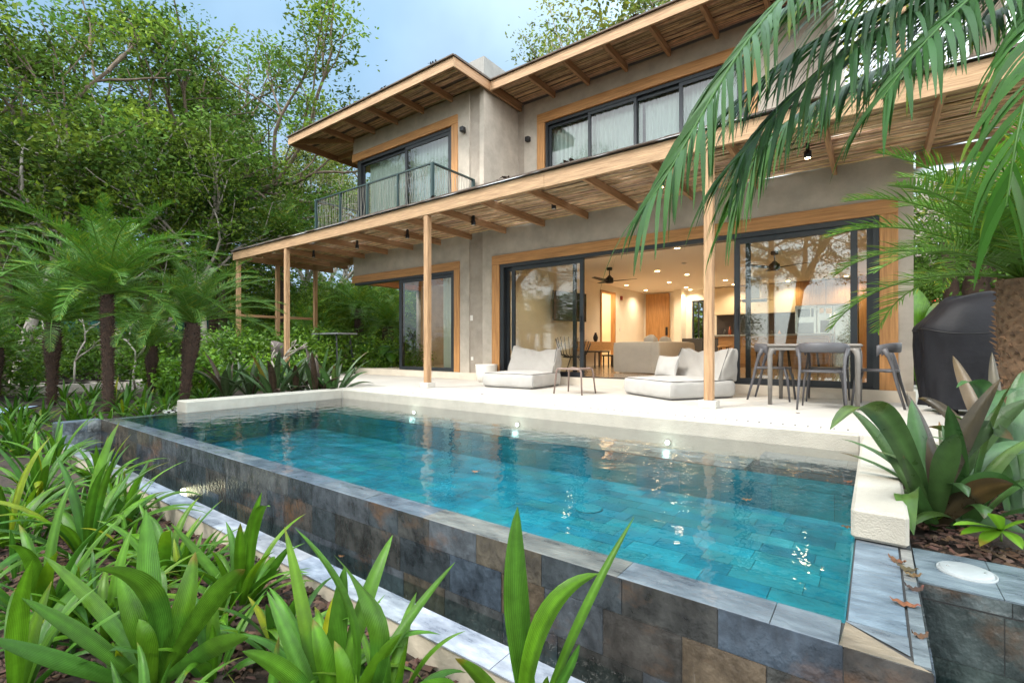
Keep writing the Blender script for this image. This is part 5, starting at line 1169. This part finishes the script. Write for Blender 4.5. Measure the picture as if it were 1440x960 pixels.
# banana-like leaf behind the grill
p=W(1298,470,8.3); t=thing('broad_leaf_plant','bright broad leaved plant between the house wall and the grill','plant',(p.x,p.y,-.3)); g=MB()
for (u,v,s,wd) in ((1320,425,8.6,.45),(1290,405,8.8,.4),(1345,450,8.7,.4),(1275,440,8.9,.4)):
    b=np.array((p.x,p.y,-.3)); c=np.array(W(u,v,s)); strap(g,bez(b,(b+c)/2+np.array((0,0,.5)),c,12),wd*prof(12,.2,.6),(.8,.6,0),.3,(1.5,1.35,.8))
part(g,'leaves',lily_m,t)
# pickup far right
q=W(1314,428,19); ax=np.array((.75,-.66,0)); 
t=thing('parked_pickup','white pickup with a red tail light parked far behind the house','pickup',(q.x,q.y,-.36)); z0=q.z-1.45
def cb(g,c,hx,hy,z0_,z1_,r=.05):
    g.bev((c[0]-hx,c[1]-hy,z0_),(c[0]+hx,c[1]+hy,z1_),r)
wht=mat('white_paint',(.7,.72,.75),.3,coat=.5)
g=MB(); cb(g,(q.x,q.y),.9,2.3,z0+.45,z0+1.0); g.bev((q.x-.8,q.y-.3,z0+1.0),(q.x+.8,q.y+1.4,z0+1.65),.12); part(g,'body',wht,t)
g=MB(); g.box((q.x-.70,q.y-.31,z0+1.1),(q.x+.70,q.y-.302,z0+1.5)); part(g,'rear_window',black_matte,t)
for sx in (-.75,.75): g=MB(); g.box((q.x+sx-.09,q.y-2.32,z0+.75),(q.x+sx+.09,q.y-2.30,z0+.98)); part(g,'tail_light',mat('tail_red',(.6,.02,.02),.3),t)
g=MB(); g.box((q.x-.12,q.y-.33,z0+1.55),(q.x+.12,q.y-.312,z0+1.63)); part(g,'brake_light',emis('brake',(1,.05,.03),1.5),t)
for sx in (-.85,.85):
    for sy in (-1.4,1.45): g=MB(); g.tube([(q.x+sx-.1,q.y+sy,z0+.38),(q.x+sx+.1,q.y+sy,z0+.38)],[.37,.37],20); part(g,'wheel',black_matte,t)
# wooden fence behind the grill
q=W(1395,430,9.5); t=thing('wooden_screen','short wooden board screen behind the grill','fence',(q.x,q.y,-.3)); 
for k in range(6): g=MB(); g.bev((q.x-.2+k*.16,q.y,-.3),(q.x-.05+k*.16,q.y+.03,1.65),.004); part(g,'board',beam_z,t)
# green shade fabric fence, white roof, stone slabs (left, far)
a=np.array(W(-60,488,23)); b=np.array(W(330,488,21)); t=thing('green_screen_fence','dark green fabric screen fence behind the shrubs at the left','fence',(a[0],a[1],-.4)); d=(b-a)
g=MB(); n=80; g.grid([[a+d*k/n+np.array((.04*math.sin(k*.9),.04*math.cos(k*1.3),z-a[2])) for k in range(n+1)] for z in (-.4,.6,1.9)]); part(g,'fabric',mat('green_fabric',(.005,.09,.07),.8,noise=.2,nscale=2),t)
for k in range(7): g=MB(); c=a+d*k/6; g.tube([(c[0],c[1],-.4),(c[0],c[1],2.0)],[.03,.03],8); part(g,'post',black_metal,t)
c=W(178,440,25); t=thing('garden_shed','small shed with a pale sheet roof behind the green screen','shed',(c.x,c.y,-.4)); 
g=MB(); g.box((c.x-1.2,c.y-1,-.4),(c.x+1.2,c.y+1,c.z-.2)); part(g,'wall',plaster_b,t)
g=MB(); g.add([(c.x-1.5,c.y-1.3,c.z-.35),(c.x+1.5,c.y-1.3,c.z-.35),(c.x+1.5,c.y+1.2,c.z+.5),(c.x-1.5,c.y+1.2,c.z+.5),(c.x-1.5,c.y-1.3,c.z-.30),(c.x+1.5,c.y-1.3,c.z-.30),(c.x+1.5,c.y+1.2,c.z+.55),(c.x-1.5,c.y+1.2,c.z+.55)],[(0,3,2,1),(4,5,6,7),(0,1,5,4),(1,2,6,5),(2,3,7,6),(3,0,4,7)]); part(g,'roof',white_pot,t)
for i,(u,v_,s,l) in enumerate(((175,508,17,'long low white stone bench behind the tallest palm'),(222,506,16,'white stone block right of the smallest palm'),(238,512,15,'small white stone block near the bulging palm'))):
    c=W(u,v_,s); g=MB(); g.bev((c.x-(.8 if i==0 else .35),c.y-.25,-.35),(c.x+(.8 if i==0 else .35),c.y+.25,c.z+.05),.02); tag(g.build('stone_bench',white_pot),l,'bench')

# frangipani
def frangi(u,s,z,H,seed,label):
    rg=np.random.default_rng(seed); x,y,_=at(u,s); t=thing('frangipani_tree',label,'tree',(x,y,z),'bare frangipani trees'); g=MB()
    def rec(p,d,L,r,lev):
        q=p+d*L; g.tube([p,(p+q)/2+rg.normal(0,.02,3),q],[r,r*.9,r*.85],7,True)
        if lev==0: return
        for j in range(rg.integers(2,4)):
            nd=d+rg.normal(0,.55,3)*(1,1,.5); nd[2]=abs(nd[2])*.8+.15; nd/=np.linalg.norm(nd); rec(q,nd,L*rg.uniform(.6,.85),r*.8,lev-1)
    rec(np.zeros(3),np.array((.05,0,1.0)),H*.42,.024,3); lpart(g,'branches',bark_pale,t)
frangi(32,11,-.3,1.7,1,'bare pale branched frangipani left of the swollen palm'); frangi(105,12,-.3,1.6,2,'bare frangipani between the two left palms'); frangi(190,11.5,-.3,1.7,3,'bare frangipani right of the tallest palm'); frangi(388,10.6,-.25,1.1,4,'small bare frangipani in front of the second pergola post'); frangi(300,13,-.3,1.5,5,'bare frangipani behind the bulging palm')

# shrubs
SH=[(10,19.5,1.4,'c'),(60,20,1.3,'c'),(110,20.5,1.2,'c'),(150,17.5,.8,'b'),(232,11.0,1.0,'b'),(275,9.8,1.15,'b'),(300,16.6,1.1,'c'),(250,19,1.2,'c'),(330,13.5,1.2,'c'),(178,17,.9,'b'),(345,12.6,1.2,'c'),(375,11.5,1.0,'b'),(415,12,1.0,'b'),(435,13.0,1.2,'c'),(560,14.4,1.0,'c'),(530,13.8,.9,'b'),(500,14,1.1,'c'),(465,15,1.3,'c'),(-30,10,1.2,'c'),(200,14.5,1.3,'c'),(140,16,1.5,'c'),(60,17,1.6,'c')]
SL_=['at the far left under the fronds','behind the leftmost palm trunk','left of the tallest palm trunk','at the foot of the tallest palm','bright one right of the smallest palm','bright one beside the bulging palm','behind the purple leaved plants','right of the stone blocks','left of the corner post','between tallest and smallest palm','behind the corner post','in front of the second post','behind the second post','under the bar table','left of the bedroom door glass','in the open bedroom corner','right of the bar table','behind the bar table','cut by the left edge','far back over the stone bench','far back beyond the path','farthest left beyond the path']
fb=fc=True
for i,(u,s,k,ty) in enumerate(SH):
    x,y,_=at(u,s); T=BB if ty=='b' else BC; fst=fb if ty=='b' else fc
    place(T,x,y,-.32,i*1.9,k,'leafy green garden shrub '+SL_[i],'shrub','garden shrubs',fst)
    if ty=='b': fb=False
    else: fc=False
# broad elephant-ear like plants near bedroom corner
for i,(u,s,l) in enumerate(((515,14.2,'broad leaved plant under the bedroom corner, left one'),(548,14.0,'broad leaved plant next to the bedroom door, right one'))):
    rg=np.random.default_rng(i); x,y,_=at(u,s); g=MB()
    for k in range(11):
        az=k*2.4; e=np.array((x+.6*math.cos(az),y+.6*math.sin(az),-.25+rg.uniform(.5,1.0))); m=np.array((x+.3*math.cos(az),y+.3*math.sin(az),e[2]+.15)); g.tube(bez((x,y,-.3),((x+m[0])/2,(y+m[1])/2,m[2]),m,5),.012,5,False)
        strap(g,bez(m,(m+e)/2+(0,0,.08),e-(0,0,.2),8),.40*prof(8,.6,.35),(-math.sin(az),math.cos(az),0),.2,(.8,.95,.8))
    tag(g.build('elephant_ear_plant',lily_m),l,'plant')

# ================================================================ LILIES
PUR=[(1.2,.5,.9),(.8,.8,.8),(1.0,1.1,1.0),(.9,1.15,.9),(1.0,1.4,1.0)]
crin=mat('purple_crinum_leaf',(.072,.115,.042),.30,tint=True,trans=.2,spec=.5,noise=.35,nscale=10,vein=22)
for i,(u,Y,l) in enumerate(((318,4.0,'leftmost of the purple leaved plants behind the white pool wall'),(352,4.3,'purple leaved plant second from the left behind the white wall'),(385,4.2,'purple leaved plant in front of the second post'),(415,4.7,'tall green and purple plant right of the second post'),(470,5.1,'purple leaved plant nearest the deck corner'),(445,4.9,'low purple leaved plant between the two larger right ones'))):
    X=min(AY(u,Y),-7.62); lily('crinum_plant',X,Y,-.20,1.0,15,200+i,l,'purple leaved plants behind the pool wall',.115,crin,PUR,'plant',up=.5)
# pebbles behind the wall
g=MB(); rg=np.random.default_rng(6)
for i in range(520):
    x=rg.uniform(-9.6,-7.62); y=rg.uniform(2.6,5.8); r=rg.uniform(.02,.045); t=rg.uniform(.8,1.1); a=np.arange(6)*PI/3
    k=g.n; z=float(hgt(np.array(x),np.array(y)))
    g.add(np.concatenate([np.stack([x+r*np.cos(a),y+r*.8*np.sin(a),np.full(6,z)],1),np.stack([x+r*.6*np.cos(a),y+r*.5*np.sin(a),np.full(6,z+r*.9)],1)]),[(j,(j+1)%6,6+(j+1)%6,6+j) for j in range(6)],(t,t,t)); g.f.append((np.array([[6,7,8,9,10,11]])+k,0,False))
tag(g.build('white_pebbles',mat('pebble',(.6,.58,.54),.7,tint=True)),'white pebbles spread under the purple leaved plants','pebbles',kind='stuff')

# small lilies around the palms: background row
rg=np.random.default_rng(66); kk=0
SM=[(5,590),(40,600),(95,603),(120,590),(60,583),(20,572),(110,575),(150,600),(175,585),(200,578),(232,580),(245,572),(130,568),(180,565),(225,562),(90,562),(40,560),(0,612),(285,566),(160,572),(205,590),(70,612),(300,560),(100,590),(30,585)]
for i,(u,v_) in enumerate(SM):
    p=GZ(u,v_,-.30)
    if p.x>-7.75 and p.y<2.3 and p.y>1.2: continue
    if p.x>-7.7: continue
    lily('ground_lily',p.x,p.y,float(hgt(np.array(p.x),np.array(p.y))),.50,16,300+i,'small strap leaved lily in the ground cover at the foot of the date palms','small lilies round the date palms',.05,None,None,'lily')
# mid and near clumps, base pixel on soil z=-.5
GR=[(1.0,1.1,.9),(1.25,1.25,.8),(.75,.9,1.0),(1.45,1.4,.75)]
LL=[ # u,v,L,n,width,label
 (28,640,.55,18,.050,'lily clump at the left edge below the palms'),(92,650,.55,18,.050,'lily clump left of the basin end'),(55,705,.62,18,.055,'lily clump with crossing leaves at the left edge'),
 (140,690,.52,16,.05,'lily clump whose leaves touch the near pool corner'),(8,770,.62,16,.06,'dark leaved lily clump cut by the left edge'),(122,785,.72,20,.060,'tall lily clump left of the basin coping'),
 (232,820,.45,16,.05,'bright lily clump hugging the basin wall'),(60,880,.55,16,.055,'arching lily clump in the lower left corner'),(335,858,.46,14,.048,'lily clump with two curled upright leaves by the basin wall'),
 (150,905,.42,14,.05,'low lily clump left of the broad upright leaves'),(20,985,.5,14,.055,'lily clump at the bottom left corner'),(455,985,.42,16,.05,'lily clump at the bottom centre left by the basin'),
 (545,1010,.36,12,.045,'small lily clump at the bottom edge, right of the centre left clump'),(300,950,.34,10,.045,'low lily clump behind the broad upright leaves'),(395,920,.36,12,.045,'small lily clump between the curled leaves and the bottom centre clump'),
 (175,740,.5,14,.05,'slim lily clump beside the basin coping')]
for i,(u,v_,L,n,wd,l) in enumerate(LL):
    p=GZ(u,v_,-.5); y=min(p.y,1.2)
    lily('lily_clump',p.x,y,-.49,L*1.08,int(n*1.25),400+i,l,'strap leaved lilies along the basin',wd*.95,None,GR,'lily')
# hand placed close leaves
def clump(name,base,lv,label,m,pal,cat='lily',n=16,fold=.3):
    WS=1.0 if cat=='lily' else .9
    g=MB(); rg=np.random.default_rng(hash(label)%1000 if False else len(label)); b=np.array(base)
    for (cu,cv,cs,tu,tv,ts,wd,c) in lv:
        C=np.array(W(cu,cv,cs)); T=np.array(W(tu,tv,ts)); B=b+np.array((rg.uniform(-.03,.03),rg.uniform(-.03,.03),0)); P=bez(B,C,T,n); d=T-B; 
        view=(P[n//2]-np.array((0,0,CAMZ))); view/=np.linalg.norm(view); tg=C-B; sd=np.cross(tg,view); sd=sd/np.linalg.norm(sd)+view*rg.uniform(-.5,.5)
        strap(g,P,wd*WS*prof(n,.5,.5,1.8),sd,fold,tuple(np.array(pal[c])*rg.uniform(.9,1.1)))
    return tag(g.build(name,m),label,cat)
b=GZ(215,965,-.5); S=GZ(215,965,-.5); s0=1.744
clump('lily_clump',tuple(b),[(205,840,s0,205,715,s0+.15,.085,0),(250,800,s0-.1,130,800,s0-.25,.075,2),(190,880,s0-.1,165,800,s0,.07,1),(265,860,s0-.05,275,775,s0+.1,.08,0),(300,820,s0-.1,345,800,s0-.15,.07,1),(230,800,s0+.2,222,800,s0+.25,.05,2),(140,900,s0-.1,30,840,s0-.2,.05,0),(300,900,s0-.2,350,895,s0-.3,.06,2),(160,860,s0+.1,60,780,s0+.1,.05,0),(250,880,s0,320,835,s0+.1,.06,1),(90,930,s0-.2,-20,895,s0-.3,.05,2),(210,900,s0-.15,195,870,s0-.1,.06,3)],'close lily with broad upright dark leaves, bottom left of the picture',lily_m,GR)
b=GZ(745,1050,-.5); s1=1.48
clump('lily_clump',tuple(b),[(718,860,s1,728,712,s1+.05,.085,0),(735,830,s1-.03,842,806,s1,.062,3),(800,880,s1,892,726,s1+.15,.030,1),(800,950,s1,815,905,s1,.03,2),(690,950,s1-.1,640,925,s1-.2,.045,0),(660,1000,s1-.1,600,1000,s1-.2,.045,2),(840,1000,s1,880,990,s1,.04,1),(760,1000,s1-.1,770,950,s1-.2,.04,0)],'lily with one tall upright leaf in front of the dark tiled wall',lily_m,GR)
b=GZ(470,1040,-.5); s2=1.5
clump('lily_clump',tuple(b),[(470,880,s2,485,795,s2+.05,.06,0),(440,900,s2,400,740,s2+.2,.045,1),(500,850,s2,552,752,s2+.2,.055,1),(560,880,s2-.1,415,742,s2+.1,.030,0),(600,900,s2-.2,470,780,s2,.06,2),(430,950,s2-.1,375,830,s2+.1,.05,0),(520,930,s2-.1,565,890,s2-.1,.045,3),(540,900,s2+.2,640,790,s2+.4,.035,1),(420,930,s2-.15,340,915,s2-.25,.05,2),(600,960,s2-.2,640,960,s2-.3,.05,0),(500,960,s2-.2,470,900,s2-.1,.05,3),(390,980,s2-.2,330,990,s2-.3,.05,0),(460,920,s2-.1,440,870,s2,.055,1)],'dense lily clump with long crossing leaves at the bottom of the picture',lily_m,GR)
b=GZ(345,850,-.5); s3=2.28
clump('lily_clump',tuple(b),[(345,760,s3,368,692,s3,.05,1),(350,700,s3,380,712,s3-.1,.05,1),(335,790,s3,338,735,s3-.1,.05,3),(380,800,s3,410,765,s3,.04,0),(300,800,s3,240,735,s3,.04,1),(360,820,s3,395,800,s3-.1,.04,0),(310,830,s3-.1,275,800,s3-.2,.04,2)],'lily with two curled upright leaves against the basin coping',lily_m,GR)
# big purple crinum on the right
CP=[(.85,1.05,.8),(1.05,.5,.65),(.8,1.2,1.0),(.85,.38,.5),(.9,1.4,.9)]
b=(.24,3.28,-.21); s4=2.49
clump('large_crinum',b,[(1245,500,s4-.05,1167,604,s4-.3,.135,0),(1320,640,s4,1275,552,s4+.25,.10,3),(1300,660,s4+.05,1282,562,s4+.15,.13,2),(1325,650,s4-.05,1407,532,s4-.1,.11,1),(1255,640,s4-.1,1285,752,s4-.35,.115,4),(1350,560,s4,1425,618,s4-.15,.13,0),(1370,600,s4+.1,1452,560,s4,.12,0),(1380,640,s4-.1,1460,700,s4-.3,.12,4),(1330,640,s4-.15,1345,610,s4-.25,.12,0),(1360,680,s4-.1,1425,680,s4-.3,.12,3),(1400,590,s4+.2,1480,640,s4+.1,.10,2),(1240,600,s4+.15,1195,575,s4+.3,.06,0),(1270,640,s4+.2,1246,620,s4+.3,.06,0),(1360,540,s4+.3,1440,545,s4+.3,.10,2),(1290,690,s4-.05,1270,640,s4-.1,.07,0),(1400,700,s4-.05,1470,790,s4-.25,.10,4)],'large plant with broad green and maroon leaves over the right pool end',crin,CP,'plant',20)
b=(.62,3.75,-.2); s5=3.0
clump('large_crinum',b,[(1370,560,s5,1340,500,s5+.2,.10,1),(1400,500,s5,1345,545,s5-.1,.12,2),(1420,560,s5,1440,520,s5,.12,2),(1380,600,s5,1300,600,s5+.1,.10,0),(1340,560,s5+.3,1290,560,s5+.4,.08,3),(1440,600,s5-.2,1500,620,s5-.4,.12,4),(1400,560,s5+.2,1395,495,s5+.3,.08,1),(1420,640,s5-.2,1370,640,s5-.4,.10,4),(1450,560,s5,1490,540,s5,.1,0)],'second broad leaved plant behind the large maroon one, below the fibrous palm',crin,CP,'plant',16)
b=(.42,4.5,-.2)
lily('crinum_plant',.36,3.42,-.2,.72,16,522,'green strap leaved plant growing right behind the big maroon leaves',None,.085,crin,[(.85,1.2,.9),(.8,1.05,.9),(1.0,1.4,.9)],'plant')
lily('crinum_plant',b[0],b[1],-.2,.6,14,520,'narrow leaved plant between the pool block and the deck, behind the large plant',None,.06,crin,PUR,'plant')
lily('crinum_plant',.72,4.15,-.2,.8,20,523,'fuller green leaved plant in front of the fibrous trunk',None,.08,crin,[(.85,1.25,.9),(.8,1.05,.9),(1.0,1.45,.9)],'plant')
lily('crinum_plant',1.1,4.4,-.2,.8,16,521,'broad leaved plant at the foot of the fibrous trunk',None,.09,crin,PUR,'plant')
# small bright seedling
p=GZ(1408,770,-.2); g=MB()
for k,(u,v_) in enumerate(((1340,738),(1395,722),(1470,732),(1378,768),(1438,772),(1350,752))):
    T=np.array(W(u,v_,2.03)); B=np.array((p.x,p.y,-.12)); strap(g,bez(B,(B+T)/2+(0,0,.03),T,8),.055*prof(8,.3,.55),np.cross(T-B,(0,0,1)),.2,(1.5,1.6,.9))
g.tube([(p.x,p.y,-.2),(p.x,p.y,-.12)],.005,6); tag(g.build('seedling',leaf_s),'small bright green seedling on the bark by the skimmer lid','plant')
p=GZ(1310,742,-.2); g=MB()
for k in range(4): a=k*1.6; T=np.array((p.x+.05*math.cos(a),p.y+.05*math.sin(a),-.13)); B=np.array((p.x,p.y,-.17)); strap(g,bez(B,(B+T)/2+(0,0,.01),T,6),.02*prof(6,.3,.5),(-math.sin(a),math.cos(a),0),.2,(1.4,1.5,.8))
g.tube([(p.x,p.y,-.2),(p.x,p.y,-.17)],.003,5); tag(g.build('seedling',leaf_s),'tiny green sprout between the coping block and the seedling','plant')

# ================================================================ FALLEN LEAVES
def dry(u,v_,z,L,az,c,label,curl=.5,group='dry leaves on the slate coping'):
    p=GZ(u,v_,z+.008); rg=np.random.default_rng(int(u)); n=10; t=np.linspace(-.5,.5,n); P=np.stack([p.x+t*L*math.cos(az),p.y+t*L*math.sin(az),p.z+curl*L*(t**2)+.004*np.sin(t*20)],1)
    g=MB(); strap(g,P,L*.42*np.sin(np.linspace(.15,PI-.1,n)),(-math.sin(az),math.cos(az),0),.9*curl+.2,c); tag(g.build('dry_leaf',dryleaf),label,'leaf',group)
dry(1262,786,-.142,0.070,R_(-35),(1.3,.9,.4),'orange end of the leaf pile at the coping top'); dry(1276,797,-.138,0.074,R_(-20),(.8,1.0,.5),'greenish brown leaf lying in the pile near the block'); dry(1284,806,-.142,0.057,R_(10),(1.1,1.2,.6),'yellowish leaf lowest in the pile')
dry(1286,825,-.142,0.057,R_(20),(.6,.45,.35),'curled dark brown leaf below the pile',.9); dry(1273,846,-.142,0.082,R_(-5),(1.9,1.1,.6),'flat long orange leaf on the coping',.2); dry(1294,891,-.142,0.045,R_(30),(1.2,.9,.5),'tan curled leaf nearest the pool corner',.9)
for (u,v_,c,l) in ((1050,701,(1.6,1.3,.5),'yellow leaf floating on the pool'),(1192,676,(1.4,.8,.4),'brown leaf floating beside the coping block'),(1191,739,(1.2,1.1,.4),'olive leaf floating close to the front of the coping block'),(669,662,(2.2,1.8,1.5),'pale leaf floating in the middle of the pool'),(480,781,(1.5,1.1,.3),'yellow leaf floating in the overflow basin')):
    dry(u,v_,WZ+.002 if u!=480 else BZ+.002,.06 if u!=480 else .04,R_(20),c,l,.25,None)
for (u,v_,l) in ((1122,580,'small dark red leaf on the deck below the grey chair'),(678,554,'tiny dark leaf on the deck left of the pool lights')):
    dry(u,v_,.0,.05,R_(10),(.5,.25,.2),l,.4,None)
rg=np.random.default_rng(12); LAB=['left of the corner','near the corner post','between the corner and second post','over the second post','over the bedroom','left of the balcony corner']
# roof litter
for i,(x,y,z,l) in enumerate(((-7.3,7.02,6.57,'above the balcony corner'),(-8.9,7.03,6.57,'above the middle of the balcony'),(-10.4,7.02,6.57,'near the left roof end'),(-5.6,8.17,6.57,'at the left end of the long roof'),(-3.4,8.17,6.57,'in the middle of the long roof'),(-2.5,8.17,6.57,'near the right end of the long roof'),(-6.2,5.96,3.34,'on the veranda roof by the balcony'),(-4.6,5.97,3.34,'on the veranda roof below the long window'),(-3.5,5.97,3.34,'on the veranda roof left of the palm fronds'))):
    g=MB(); rg=np.random.default_rng(i+30)
    for k in range(9):
        a=rg.uniform(0,6.28); c=np.array((x+rg.normal(0,.06),y+rg.uniform(-.015,.03),z+rg.uniform(0,.03))); P=[c+np.array((math.cos(a),math.sin(a),.3))*t for t in np.linspace(-.04,.04,6)]; strap(g,P,.035*np.sin(np.linspace(.2,2.9,6)),(-math.sin(a),math.cos(a),.3),.4,np.array((.6,.4,.3))*rg.uniform(.5,1.5))
    tag(g.build('leaf_litter',dryleaf),'clump of dead leaves caught on the roof edge '+l,'leaves','dead leaves on the roof edges')
# extra small lilies filling the bed
rg=np.random.default_rng(91)
for i in range(26):
    x=rg.uniform(-5.6,-.9); y=rg.uniform(.35,1.12); lily('bed_lily',x,y,-.49,rg.uniform(.26,.38),14,600+i,'short strap leaved lily filling the dark bed between the larger clumps','short lilies in the basin bed',.032,None,GR,'lily')
